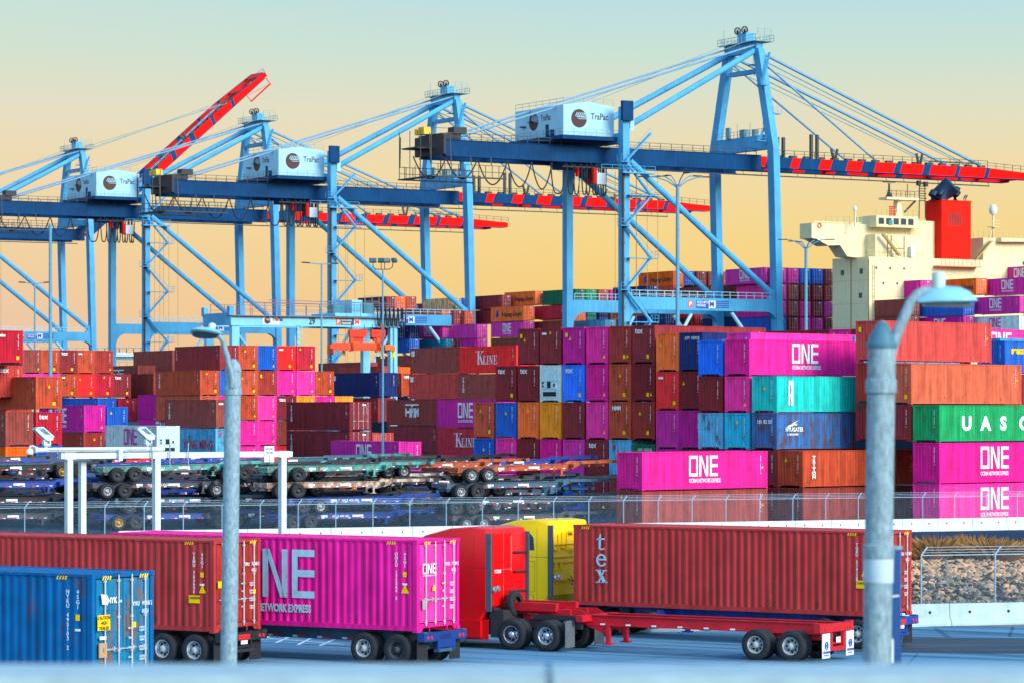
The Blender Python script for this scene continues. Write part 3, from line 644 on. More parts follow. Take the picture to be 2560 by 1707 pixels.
for x, s, z, k, t in ((903, 19.0, 14.5, 'brown', 2), (958, 19.6, 13.8, 'salmon', 1), (987, 19.2, 13.8, 'orange', 1), (1048, 18.6, 15.6, 'brown', 2)): container('A', x, s, z, HC, k, 'distant boxes under the yard crane', t, 'nocode')
# ---------------------------------------------------------------- containers aboard the ship
def ship_box(xc, y, yb, k, o='', L=12.19, blk='midship bays seen between the cranes', t=1, h=HC, s=None):
    s = s or (yb-y)/h; return container('D', xc, s, H+(Y0-y)/s, h, k, blk, t, o, L=L)
M1 = 'ship bays left of the middle crane leg'
sM = sline(990, 12.2, 31, 'a')
for x, y, k, t in ((965, 741, 'maroon', 3), (988, 740.5, 'orange', 3), (1015, 741, 'rust', 3)): ship_box(x, y, 0, k, '', 12.19, M1, t, s=sM(x))
for x, y, k, o, t in ((1107, 776, 'orange', 'hapag', 2), (1133, 776.5, 'maroon', '', 2), (1161, 777, 'rust', '', 2), (1022, 812, 'navy', '', 1), (990, 812, 'navy', '', 1), (1106, 811, 'magenta', 'one', 1), (1131, 811, 'magenta', '', 1), (1158, 811, 'maroon', '', 1)): ship_box(x, y, 0, k, o, 12.19, M1, t, s=12.15)
for x, y, k, t in ((1129, 745, 'grey', 3), (1156, 745, 'blue', 3)): ship_box(x, y, 0, k, '', 12.19, M1, t, s=12.0)
container('D', 1129, 12.1, H+(Y0-744.5)/12.1, HC, 'cream', M1, 4, '', L=12.19); ship_box(1071, 758, 0, 'crimson', '', 12.19, M1, 3, s=11.9); ship_box(1097, 758.5, 0, 'maroon', '', 12.19, M1, 3, s=11.85)
for x, k, t in ((1114, 'dteal', 0), (1140, 'maroon', 0), (1023, 'blue', 0)): ship_box(x, 846, 0, k, '', 12.19, M1, t, s=12.2)
M2 = 'ship bays behind the middle of the picture'
for x, y, k, o, t, s in ((1254, 737, 'maroon', '', 5, 12.2), (1254, 773, 'maroon', '', 4, 12.2), (1193, 810, 'magenta', '', 3, 12.3), (1193, 846, 'magenta', '', 2, 12.3), (1338, 727, 'orange', 'hapag', 5, 12.3), (1309, 764, 'orange', 'hapag', 4, 13.2), (1309, 803, 'magenta', 'one', 3, 13.2), (1309, 842, 'brown', '', 2, 13.2), (1345, 842, 'brown', '', 2, 13.1),
   (1437, 724, 'dgreen', 'uasc', 5, 12.5), (1410, 762, 'crimson', '', 4, 13.3), (1410, 801, 'brown', '', 3, 13.3), (1410, 840, 'maroon', '', 2, 13.3), (1466, 723, 'green', '', 5, 12.7), (1496, 723.5, 'rust', '', 5, 12.6), (1438, 722.5, 'dgreen', '', 5, 12.8), (1437, 760.5, 'rust', '', 4, 12.8), (1466, 760.5, 'green', '', 4, 12.7), (1496, 761, 'maroon', '', 4, 12.6), (1525, 761, 'brown', '', 4, 12.5), (1525, 724, 'magenta', '', 5, 12.5),
   (1438, 772, 'orange', '', 3, 12.8), (1466, 772, 'dteal', '', 3, 12.7), (1496, 772, 'blue', '', 3, 12.6), (1524, 773, 'maroon', '', 3, 12.5), (1513, 799, 'sky', '', 2, 13.3), (1545, 800, 'rust', '', 2, 13.1), (1543, 836, 'sky', '', 1, 13.1)): 
    ship_box(x, y, 0, k, o, 12.19, M2, t, s=s, h=ST if s > 13.2 else HC)
M3 = 'ship bays behind the tall crane'
for x, y, k, o, t, s in ((1683, 677, 'orange', 'hapag', 6, 13.0), (1710, 677.5, 'blue', '', 6, 12.9), (1741, 678, 'maroon', '', 6, 12.8), (1771, 678.5, 'brown', '', 6, 12.7), (1800, 679, 'rust', '', 6, 12.7), (1683, 714, 'rust', '', 5, 13.0), (1777, 715, 'brown', 'nocode', 5, 13.4), (1803, 716, 'maroon', '', 5, 13.2), (1650, 752, 'maroon', '', 4, 13.2), (1680, 752, 'brown', '', 4, 13.1),
   (1911, 668, 'magenta', 'one', 6, 14.0), (1878, 709, 'brown', 'nocode', 5, 13.8), (1909, 709, 'rust', '', 5, 13.7), (1660, 780, 'navy', '', 3, 13.4), (1735, 778, 'red', '', 3, 13.4), (1735, 793, 'brown', '', 2, 13.4), (1751, 779, 'slate', 'logs', 3, 13.2), (1640, 787, 'orange', '', 2, 13.2), (1620, 752, 'rust', '', 4, 13.3), (1620, 714, 'navy', '', 5, 13.3),
   (1852, 752, 'dteal', '', 3, 13.8), (1880, 752, 'pink', '', 3, 13.6), (1910, 752, 'maroon', '', 3, 13.5), (1852, 792, 'navy', '', 2, 13.8), (1880, 793, 'pink', '', 2, 13.6), (1910, 794, 'white', '', 2, 13.5)):
    ship_box(x, y, 0, k, o, 12.19, M3, t, s=s)
M4 = 'ship bay left of the bridge'
f4 = sline(1970, 14.0, 31, 'a')
for i, r in enumerate((['magenta', 'magenta', 'blue', 'blue', 'maroon'], ['pink', 'brown', 'maroon', 'maroon', 'redbrown'], ['pink', 'brown', 'pink', 'maroon', 'magenta'], ['blue', 'maroon', 'pink', 'magenta', 'maroon'], ['navy', 'maroon', 'pink', 'maroon', 'pink'])):
    for j, k in enumerate(r): 
        x = 1939+j*30.6; s = f4(x); container('D', x, s, H+(Y0-669.5)/14.0-i*2.93, HC, k, M4, 6-i, '')
M5 = 'ship bays right of the bridge'
for x, y, k, o, t, s in ((2301, 700, 'magenta', 'one', 5, 14.6), (2322, 674.5, 'royal', '', 6, 14.2), (2365, 666, 'magenta', '', 7, 13.8), (2400, 658, 'maroon', 'nocode', 8, 13.4), (2470, 668.5, 'orange', 'hapag', 7, 14.2), (2440, 695, 'orange', 'hapag', 6, 14.7), (2520, 655, 'orange', 'nocode', 8, 13.6), (2480, 662, 'maroon', 'nocode', 8, 13.8),
   (2271, 747, 'brown', 'triton', 4, 14.8), (2271, 790, 'brown', 'triton', 3, 14.8), (2408, 746, 'blue', '', 4, 15.0), (2408, 790, 'magenta', 'one', 3, 15.0), (2607, 663, 'magenta', 'one', 7, 14.4), (2578, 692, 'magenta', 'one', 6, 14.9), (2549, 739, 'magenta', 'one', 5, 15.2), (2548, 788, 'white', 'onep', 3, 15.2), (2548, 832, 'magenta', '', 2, 15.2), (2408, 833, 'magenta', '', 2, 15.0), (2271, 833, 'brown', '', 2, 14.8)):
    ship_box(x, y, 0, k, o, 12.19, M5, t, s=s)
label_blocks()
# ---------------------------------------------------------------- ship-to-shore cranes
TH = 31
def xl_of(px, bx=19.3, by=552.0, y=5.2):    # distance along the first crane's boom that a column of the photograph meets
    a, b = axes(TH); X = bx+b.x*y; Y = by+b.y*y; t = (px-X0)/F; return (t*Y-X)/(a.x-t*a.y)
REDS = [(1974,1995), (2045,2074), (2113,2151), (2183,2232), (2248,2303), (2321,2384), (2394,2458), (2468,2700)]
REDS = [(xl_of(p), xl_of(q)) for p, q in REDS]; HX = 33.0; TIP = 96.0
def railing(b, p, q, h=1.1, step=2.0, r=.05, m=0, mid=True):
    p = Vector(p); q = Vector(q); n = max(1, int((q-p).length/step))
    for i in range(n+1): c = p.lerp(q, i/n); b.beam(c, c+UP*h, r, r, m)
    b.beam(p+UP*h, q+UP*h, r, r, m)
    if mid: b.beam(p+UP*h*.5, q+UP*h*.5, r*.8, r*.8, m)
logo_brown = mat('logo_brown', sl3(64,34,30), .5)
def logo(parent, o, u, n, r, withtext=True, k=1.0):
    o = Vector(o); u = Vector(u); n = Vector(n); b = MB()
    b.prism([(r*math.cos(i*math.pi/16), r*math.sin(i*math.pi/16)) for i in range(32)], o, u, UP, n, .02); d = b.build('emblem_disc', logo_brown, parent)
    b = MB()
    for i in range(6):
        x = -r*.5+i*r*.24; b.prism([(x, r*.22), (x+r*.1, r*.22), (x+r*.34, r*.66), (x+r*.24, r*.66)], o+n*.022, u, UP, n, .01)
    b.prism([(-r*.3, r*.12), (r*1.02, r*.12), (r*1.02, r*.2), (-r*.3, r*.2)], o+n*.022, u, UP, n, .01); b.prism([(-r*.1, -r*.06), (r*1.02, -r*.06), (r*1.02, 0), (-r*.1, 0)], o+n*.022, u, UP, n, .01)
    b.build('emblem_stripes', cran_w, d)
    rz = math.atan2(u.y, u.x)
    t = text('TraPac', 1.55*k, mat('logo_dark', (.05,.045,.05), .5), parent, o+u*(r*1.5)+UP*(-.05*k)+n*.01, (math.pi/2, 0, rz), bold=.03, sx=.82)
def boom_mesh(y, wid=1.0):
    b = MB(); z0, z1 = 51.7, 53.6; ht = lambda x: z1 if x < 83 else z1-(x-83)/(TIP-83)*.8
    cuts = [(HX, 0)]
    for p, q in REDS: cuts += [(p, 1), (min(q, TIP), 0)]
    segs = [(HX-.6, HX+.5, 1)]; x = HX+.5
    for p, q in REDS:
        segs.append((x, p, 0)); segs.append((p, min(q, TIP), 1)); x = min(q, TIP)
    for p, q, m in segs:
        if q-p < .01: continue
        k = .35; p1 = p+k if p > HX+.6 else p; q1 = q+k if q < TIP-.1 else q
        n = len(b.v)
        for yy in (y-wid/2, y+wid/2):
            b.v += [(p-(k if p > HX+.6 else 0), yy, z0), (q-(k if q < TIP-.1 else 0), yy, z0), (q1, yy, ht(q)), (p1, yy, ht(p))]
        for f, mm in (((0,1,2,3), m), ((7,6,5,4), m), ((0,4,5,1), 2), ((3,2,6,7), 2), ((1,5,6,2), m), ((0,3,7,4), m)): b.f.append(tuple(n+i for i in f)); b.m.append(mm)
    b.box(HX-.6, TIP-1, y-wid/2-.25, y+wid/2+.25, z0-.12, z0-.01, 2)
    return b
def crane(name, base, label, raised=0):
    root = empty(name, label, 'container crane', base, R(TH), 'blue ship-to-shore cranes along the quay')
    G5, G13, GX = 31.5, 18.3, 33.0
    def leg(pts, sx, sy):
        b = MB()
        for (p, q) in zip(pts, pts[1:]):
            p = Vector(p); q = Vector(q); n = len(b.v)
            for c in (p, q):
                for i, j in ((-1,-1), (1,-1), (1,1), (-1,1)): b.v.append((c.x+i*sx/2, c.y+j*sy/2, c.z))
            for f in ((3,2,1,0), (4,5,6,7), (0,1,5,4), (1,2,6,5), (2,3,7,6), (3,0,4,7)): b.f.append(tuple(n+i for i in f)); b.m.append(0)
        return b.build('leg', cran_b, root)
    leg([(0,0,3), (0,0,60.5)], 1.35, 1.55); leg([(0,G13,3), (0,G13,58)], 1.3, 1.5)
    leg([(GX,0,3), (31.6,0,54.5), (31.6,4.6,72.8)], 1.35, 1.9); leg([(GX,G13,3), (31.6,G13,54.5), (31.6,13.7,72.8)], 1.3, 1.9)
    for y in (0, G13):       # portal beams with haunches
        b = MB(); b.box(.68, GX-.9, y-.6, y+.6, 25.6, 27.8)
        for x, s in ((.68, 1), (GX-.85, -1)):
            b.prism([(x, 25.6), (x+s*2.0, 25.6), (x+s*.9, 25.0), (x+s*.35, 24.2), (x, 23.2)], (0, y-.6, 0), (1,0,0), UP, (0,1,0), 1.2)
        b.prism([(GX-.9, 27.8), (GX-2.6, 27.8), (GX-.9, 30.3)], (0, y-.55, 0), (1,0,0), UP, (0,1,0), 1.1)
        b.build('portal_beam', cran_b, root)
        b = MB(); railing(b, (1, y-.7, 27.8), (GX-2.6, y-.7, 27.8), step=1.7, r=.09); b.build('railing', rail_m if False else cran_w, root)
        b = MB(); b.tube([(1.2, y, 51.2), (GX-1.8, y, 28.8)], .55, 10); b.build('diagonal_brace', cran_b, root, smooth=True)
        b = MB(); b.tube([(.5, y, 57 if y == 0 else 56), (31.0, 5 if y == 0 else 13.3, 72.4)], .55, 10); b.build('back_stay', cran_b, root, smooth=True)
        b = MB(); b.tube([(22.5, y, 25.4), (27.5, y, 19.5)], .35, 8); b.tube([(-3+3, y, 3), (14, y, 25)], .3, 8); b.build('knee_brace', cran_w, root, smooth=True)
        b = MB(); b.box(-6, 6, y-.8, y+.8, 1.6, 3.2); b.box(GX-6, GX+6, y-.8, y+.8, 1.6, 3.2); b.build('sill_beam', cran_b, root)
    for bxs in ((-1, 1, .7, G13-.7, 14, 16), (GX-1, GX+1, .9, G13-.9, 14, 16), (31, 32.2, .9, G13-.9, 54.6, 57.2), (-.6, .6, .7, G13-.7, 54.2, 56), (30.9, 32.3, 4.2, 14.2, 72.2, 74.0), (31.2, 32, 5, 13, 68.4, 69.2)):
        b = MB(); b.box(*bxs); b.build('cross_beam', cran_b, root)
    # fixed girders with the closed rear end
    b = MB()
    for y in (5.2, 13.1): b.box(-32.8, HX-.7, y-.5, y+.5, 51.1, 53.7); b.box(-32.8, HX-.7, y-.75, y+.75, 50.95, 51.09); b.box(-32.8, HX-.7, y-.62, y+.62, 53.71, 53.8)
    for x in (-32.8, -20, -8, 6, 20): b.box(x, x+.6, 5.7, 12.6, 52.4, 53.6)
    b.build('girder', cran_d, root)
    b = MB(); b.box(-33.4, -32.9, 4.2, 14.2, 51.3, 54.6); b.box(-33.2, -29.5, 5.2, 13.0, 53.9, 54.9); b.box(-31, -28.5, 4.9, 7, 54.9, 56); b.box(-36.5, -33.5, 8, 13, 52.4, 52.6); b.build('end_frame', steel_dark, root)
    b = MB(); b.box(-35.3, -33.9, 7.6, 9.6, 54.8, 56.0); b.box(-35.2, -34, 10.2, 11, 54.8, 55.8); b.build('electrical_cabinet', mat('cabinet_yellow', (.8,.48,.03), .5), root)
    b = MB()
    railing(b, (-32.8, 4.4, 53.8), (31, 4.4, 53.8), step=2.2, r=.09); railing(b, (-32.8, 13.9, 53.8), (31, 13.9, 53.8), step=2.2, r=.09)
    for z in (48.4, 49.5): b.beam((-36.5, 3, z), (-22, 3, z), .1, .1); b.beam((-36.5, 14, z), (-22, 14, z), .1, .1)
    b.box(-36.5, -22, 2.6, 3.5, 47.3, 47.5); b.box(-36.5, -22, 13.5, 14.4, 47.3, 47.5); b.box(-36.6, -35.4, 2.6, 14.4, 47.3, 47.5)
    for i in range(12):
        x = -36.5+i*1.32; b.beam((x, 3, 47.4), (x, 3, 49.5), .09, .09); b.beam((x, 14, 47.4), (x, 14, 49.5), .09, .09)
        if i % 3 == 0: b.beam((x, 3.2, 49.5), (x, 3.6, 54.6 if x < -31 else 51), .14, .14); b.beam((x, 13.8, 49.5), (x, 13.6, 54.6 if x < -31 else 51), .14, .14)
    for i in range(7): b.beam((-36.5, 3+i*1.83, 47.4), (-36.5, 3+i*1.83, 49.5 if i % 2 else 55.5), .1, .1)
    b.beam((-36.5, 3, 52.6), (-36.5, 14, 52.6), .1, .1); b.beam((-36.5, 3, 55.5), (-33.4, 3, 55.5), .08, .08)
    b.build('walkway', rail_k, root)
    # machinery house
    hb = MB(); x0, x1, y0, y1 = -10.8, -.5, 2.4, 18.4; z0, z1 = 55.3, 60.7
    hb.prism([(x0, z0), (x1, z0), (x1, z1-.15), ((x0+x1)/2, z1+.55), (x0, z1-.15)], (0, y0, 0), (1,0,0), UP, (0,1,0), y1-y0)
    house = hb.build('machinery_house', cran_w, root)
    b = MB(); b.box(x0-.9, x1+.3, y0-1.2, y1+.6, z0-.7, z0-.02); b.build('house_platform', cran_d, root)
    b = MB(); railing(b, (x0-.8, y0-1.1, z0), (x1+.2, y0-1.1, z0), r=.07); railing(b, (x0-.8, y0-1.1, z0), (x0-.8, y1, z0), r=.07)
    railing(b, (x0+.1, y0+.1, z1-.1), (x0+.1, y1, z1-.1), r=.07); railing(b, (x0+.1, y0+.1, z1), (x1-.1, y0+.1, z1), r=.06); b.build('railing', rail_m, house)
    b = MB(); b.box(x0-.05, x0+.01, 7.2, 8.2, z0, z0+2.2); b.box(x0-.7, x0, 14.8, 15.8, z0+2.2, z0+2.4); b.box(x0-.7, x0, 12.2, 13.2, z0+2.9, z0+3.0); b.box(x0-.6, x0, 5.4, 6.2, z0, z0+1.1); b.build('door', cran_d, house)
    logo(house, (-7.65, y0, 58.3), (1,0,0), (0,-1,0), 1.6); logo(house, (x0, 12.2, 58.3), (0,-1,0), (-1,0,0), 1.55, k=.95)
    # stair tower on the near landside leg
    b = MB(); lv = [56, 51, 45.3, 40, 34.5, 29, 23.5, 17.5, 11, 5]
    for i in range(len(lv)-1):
        xa, xb = ((4.6, -.6) if i % 2 else (-.6, 4.6)); xa, xb = xb, xa
        za, zb = lv[i], lv[i+1]; b.beam((xa, -1.7, za), (xb, -1.7, zb), .12, .3); b.beam((xa, -1.2, za), (xb, -1.2, zb), .12, .3)
        b.beam((xa, -1.7, za+1), (xb, -1.7, zb+1), .06, .06)
        for k in range(14): t = k/14; b.box(xa+(xb-xa)*t-.12, xa+(xb-xa)*t+.12, -1.7, -1.2, za+(zb-za)*t, za+(zb-za)*t+.04)
        e = xb+(1.3 if xb > 1 else -1.3); u0, u1 = min(xb, e), max(xb, e); b.box(min(u0, 0), max(u1, 0), -2.0, -.9, zb-.18, zb-.05)
        railing(b, (u0, -2.0, zb), (u1, -2.0, zb), r=.06, step=1.2); railing(b, (e, -2, zb), (e, -.8, zb), r=.06, step=1.1)
    b.box(-1.6, 5, -2.2, -.8, 48.9, 49.1); railing(b, (-6, -2.2, 49.1), (5, -2.2, 49.1), r=.07); b.build('stairway', cran_b, root)
    b = MB(); b.beam((-.75, -.9, 5), (-.75, -.9, 50), .3, .25)
    for i in range(16): b.box(-1.0, -.55, -1.05, -.8, 6+i*2.8, 6.5+i*2.8)
    b.build('cable_tray', steel_dark, root)
    b = MB(); b.box(-1.2, .9, -1.6, -.8, 58.0, 61.4); b.build('lift_shaft', cran_d, root)
    b = MB(); b.box(.7, 1.5, -.9, -.85, 56.4, 58.4); b.build('window', cran_w, root)
    # upper ladders, apex platform and sheaves
    b = MB(); ls = [(72, 32.6), (66, 30.2), (61, 33), (56, 29.5)]
    for (za, xa), (zb, xb) in zip(ls, ls[1:]): b.beam((xa, 2.6, za), (xb, 1.6, zb), .5, .12); b.box(xb-.9, xb+.9, .6, 1.9, zb-.12, zb); railing(b, (xb-.9, .6, zb), (xb+.9, .6, zb), r=.05, step=.9)
    b.build('ladder', cran_b, root)
    b = MB(); b.box(30, 34, 3.2, 15, 74.0, 74.12)
    for p, q in (((30,3.2,74.1), (34,3.2,74.1)), ((34,3.2,74.1), (34,15,74.1)), ((30,3.2,74.1), (30,15,74.1)), ((30,15,74.1), (34,15,74.1))): railing(b, p, q, r=.07, step=1.0)
    railing(b, (30.6, 3.4, 75.2), (33.6, 3.4, 75.2), r=.06, step=1); railing(b, (30.4, 4.5, 70), (33.8, 4.5, 70), r=.06, step=1); b.box(30.4, 33.8, 4.5, 6.5, 69.9, 70)
    b.beam((31, 14.5, 74), (31, 14.5, 77), .08, .08); b.build('apex_platform', rail_m, root)
    b = MB(); b.box(31.2, 33, 7.8, 10.6, 74.1, 76.0); b.build('hoist_housing', cran_b, root)
    for y in (8.4, 10.6):
        b = MB(); b.lathe([(.54,-.1), (.7,-.1), (.7,.1), (.54,.1), (.54,-.1)], (31.3, y, 76.5), 'y', 18)
        for k in range(3): t = k*math.pi/3; b.beam((31.3-.6*math.cos(t), y, 76.5-.6*math.sin(t)), (31.3+.6*math.cos(t), y, 76.5+.6*math.sin(t)), .08, .08)
        b.beam((31.3, y, 76.5), (31.6, y, 75.2), .35, .35); b.build('sheave', black, root)
    b = MB(); b.box(30.6, 31, 12.2, 13.4, 57.2, 59.2); b.box(30.9, 32, 8, 9.5, 57.2, 58.6); b.box(31, 32, 5, 5.8, 57.2, 58.4)
    railing(b, (30.8, 1.2, 57.2), (30.8, G13-1, 57.2), r=.06, step=1.2)
    for y in (3, 7, 11): b.beam((31.5, y, 57), (31.5, y, 59.8), .07, .07)
    b.build('machinery_deck', rail_m, root)
    # boom
    broot = bpy.data.objects.new('boom', None); C.objects.link(broot); broot.parent = root; broot.location = (HX, 0, 53); broot.empty_display_size = .3
    if raised: broot.rotation_euler = (0, -R(raised), 0); broot.scale = (1.045, 1, 1)
    def B(mb, nm, mm, **k):
        o = mb.build(nm, mm, broot, **k); o.location = (-HX, 0, -53); return o
    for y in (5.2, 13.1): B(boom_mesh(y), 'boom_girder', [cran_d, cran_r, cran_d])
    b = MB(); railing(b, (HX+2, 4.5, 53.7), (84, 4.5, 53.7), r=.09, step=2.2); railing(b, (84, 4.5, 53.4), (TIP, 4.5, 52.9), r=.08, step=2)
    for x in (36, 43.5):
        for dx in (0, 1.3): b.beam((x+dx, 4.9, 53.6), (x+dx, 4.9, 58 if x > 40 else 57.2), .5, .5)
    for x in (48.5, 68): b.beam((x, 4.9, 53.6), (x-.5, 4.9, 55.6), .35, .35); b.beam((x+.4, 4.9, 53.6), (x+.9, 4.9, 55.6), .35, .35)
    for i in range(16): b.box(HX+3+i*3.1, HX+4.4+i*3.1, 5, 5.8, 53.61, 54.0)
    b.beam((HX+38, 5.4, 54.3), (83, 5.4, 54.3), .25, .25); B(b, 'boom_walkway', rail_k)
    b = MB()
    for x in (40, 52, 64, 76, 88): b.box(x, x+.5, 5.7, 12.6, 52, 53.2)
    b.box(TIP-2, TIP, 5.7, 12.6, 52, 53); B(b, 'boom_tie', cran_r)
    b = MB(); b.beam((-10, 4.0, 50.1), (84 if not raised else 30, 4.0, 50.1), .22, .2)
    for i in range(24): b.beam((-8+i*4, 4.0, 50.1), (-8+i*4, 4.6, 51.1), .06, .06) if not raised or i < 9 else None
    o = b.build('festoon_rail', steel_dark, root)
    b = MB()
    if raised:
        b.box(88, 95, 3.6, 4.4, 49.6, 49.8); b.beam((88,4,51.6),(88,4,49.8),.15,.15); b.beam((95,4,51.6),(95,4,49.8),.15,.15); b.beam((95,4,49.8),(88.5,4,51.4),.12,.12); B(b, 'tip_cage', cran_r)
    # stays
    def stay(p, q, r, nm='fore_stay', m=None):
        b = MB(); b.tube([p, q], r, 6); b.build(nm, m or stay_m, root)
    if not raised:
        for y, ya in ((5.2, 4.8), (13.1, 13.5)):
            stay((32.2, ya, 72.2), (83, y, 53.9), .3); stay((32.2, ya+.5, 71.2), (80, y, 53.9), .12, m=rail_m); stay((32.2, ya+.5, 70.2), (79, y, 53.9), .08, m=rail_m); stay((32.2, ya, 70.8), (58.5, y, 53.8), .22)
    else:
        a_ = R(raised); tipc = Vector((HX+50*math.cos(a_), 0, 53+50*math.sin(a_)))
        for i, y in enumerate((4.5, 7, 12.5)): stay((32, y, 74.4-i*.9), tipc+Vector((1-i*.5, y, 1.6)), .07, 'hoist_rope', rail_m)
        for y in (5.2,): stay((HX+2, y, 55.5), tipc+Vector((-.6, y, 1.4)), .25)
    for y, ya in ((5.2, 4.6), (13.1, 13.7)): stay((30.8, ya, 73.4), (-29.5, y, 54.4), .17, 'rear_stay')
    for y in (6, 11): stay((31, y, 74.6), (-4, y, 61.2), .05, 'hoist_rope', rail_m)
    for i in range(6): stay((4+i*1.1, 3.8 if i % 2 else 9, 50), (4+i*1.1, 3.8 if i % 2 else 9, 14), .04, 'hoist_rope', mat('rope', (.3,.22,.1), .6))
    # festoon loops
    b = MB(); nodes = [xl_of(850+p*.36565, y=3.9) for p in (500, 725, 940, 1145, 1310, 1450, 1550, 1605, 1650, 1690, 1722, 1752, 1780, 1805, 1830)]
    for i, (x, y) in enumerate(zip(nodes, nodes[1:])):
        dep = 5.2 if i > 4 else (3.6, 3.4, 4.2, 4.4, 4.6)[i]; n = 14; pts = []
        for k in range(n+1):
            t = k/n; c = 1-(2*t-1)**2 if y-x > 4 else 1-abs(2*t-1)**4; pts.append((x+(y-x)*t, 3.9+(.5 if i % 2 and y-x < 3 else 0), 50.6-dep*c))
        b.tube(pts, .13, 6, cap=False)
    b.build('festoon_cable', black, root)
    b = MB(); b.box(-7, -2, 6, 12.3, 50.1, 51.2); b.box(-5.5, -4.2, 5, 6, 48.4, 50.4); b.build('trolley', cran_d, root)
    b = MB(); b.box(-3.9, -3.4, 3.6, 5.6, 47.4, 50.0); b.box(-6.4, -5.8, 5, 5.6, 48.6, 50); b.build('cab_support', cran_r, root)
    b = MB(); b.box(-3.3, -1.5, 3.4, 5.4, 47.2, 49.2); b.build('operator_cab', white_s, root)
    # maker's sign on the near portal beam
    sg = MB(); sg.box(14.6, 17.2, -.64, -.6, 26.0, 27.4); sgo = sg.build('sign_panel', mat('sign_blue', sl3(30,80,170), .5), root)
    text('PACECO-MITSUI\nPORTAINER', .62, white_p, sgo, (14.75, -.645, 26.85), (math.pi/2, 0, 0), sx=.56, bold=.01, line=.9)
    q = MB(); q.box(12.9, 13.9, -.64, -.6, 26.1, 27.3); q1 = q.build('logo_panel', mat('logo_orange', sl3(230,90,50), .5), root); text('P', 1.1, white_p, q1, (13.1, -.645, 26.3), (math.pi/2, 0, 0), bold=.03)
    q = MB(); q.box(17.3, 18.7, -.64, -.6, 26.05, 27.35); q2 = q.build('logo_panel', white_p, root); text('M', 1.3, mat('logo_blue', sl3(40,70,170), .5), q2, (17.4, -.645, 26.3), (math.pi/2, 0, 0), bold=.05)
    q = MB()
    for z in (26.1, 26.45, 26.8, 27.15): q.box(18.9, 21.6, -.63, -.6, z, z+.2)
    q.build('sign_lines', _M['sign_blue'], root)
    return root
bb = lambda x, s: G(x, s)
c1 = crane('ship_to_shore_crane', bb(1560, 14.5), 'tallest nearest blue container crane on the right, its red striped boom running out of frame')
def clone(px, s, lab):
    c = copy_tree(c1); p = G(px, s); c.location = p; c['label'] = lab; return c
clone(830, 12.4, 'second blue container crane from the right, lowered red striped boom passing behind the tall crane')
clone(365, 11.32, 'blue container crane left of centre, its lowered boom tip ending near the middle')
c4 = crane('ship_to_shore_crane', bb(-74, 10.2), 'leftmost blue container crane with its red boom raised steeply into the sky', raised=41)
# ---------------------------------------------------------------- wheels, chassis, trailers, tractors
tyre_m = mat('tyre_rubber', (.02,.023,.028), .85, var=.3, scale=6); rim_w = mat('rim_painted', (.42,.44,.45), .5, var=.3, scale=8, rust=.3); rim_y = mat('rim_yellow', (.6,.36,.04), .5)
rim_d = mat('rim_dark', (.06,.06,.065), .6)
_WH = {}
def wheel_parts(rad=.5, dual=True):
    k = (rad, dual)
    if k in _WH: return _WH[k]
    t = MB(); offs = (0, .33) if dual else (0,)
    for o_ in offs:   # tyre: outer face at y = 0, body towards +y
        t.lathe([(rad*.55, .03+o_), (rad*.62, .0+o_), (rad*.9, .005+o_), (rad*.985, .04+o_), (rad, .08+o_), (rad, .22+o_), (rad*.985, .26+o_), (rad*.9, .29+o_), (rad*.55, .28+o_)], (0,0,0), 'y', 28)
    tm = t.mesh('tyre', True); tm.materials.append(tyre_m)
    r = MB(); r.lathe([(rad*.57, .02), (rad*.53, .015), (rad*.5, .05), (rad*.47, .16), (rad*.24, .19), (rad*.22, .05), (rad*.17, .0), (0, -.01)], (0,0,0), 'y', 24)
    rm = r.mesh('rim', True); rm.materials.append(rim_w)
    h = MB()
    for i in range(8):
        a = i*math.pi/4; h.lathe([(0,.155), (.045,.155), (.045,.2)], (rad*.36*math.cos(a), 0, rad*.36*math.sin(a)), 'y', 6)
    hm = h.mesh('hand_hole'); hm.materials.append(black)
    _WH[k] = (tm, rm, hm); return _WH[k]
def wheel(parent, x, side, y, rad=.5, rim=None, z=None, holes=True, dual=True):
    tm, rm, hm = wheel_parts(rad, dual); w_ = bpy.data.objects.new('wheel', None); C.objects.link(w_); w_.parent = parent; w_.empty_display_size = .2
    w_.location = (x, y, rad if z is None else z); w_.rotation_euler = (0, random.uniform(0, 6), 0 if side < 0 else math.pi)
    if side > 0: w_.rotation_euler = (0, 0, math.pi)
    link('tyre', tm, w_); link('rim', rm, w_, mats=[rim or rim_w])
    if holes: link('hand_hole', hm, w_)
    return w_
def tape(parent, y, z, x0, x1, step=.62, w=.3, h=.055):
    b = MB(); x = x0; i = 0
    while x < x1: b.box(x, x+w, y-.004, y+.004, z, z+h, 0); b.box(x+w+.02, x+w+.2, y-.004, y+.004, z, z+h, 1); x += step+.35; i += 1
    return b.build('reflective_tape', [redtape, whitetape], parent)
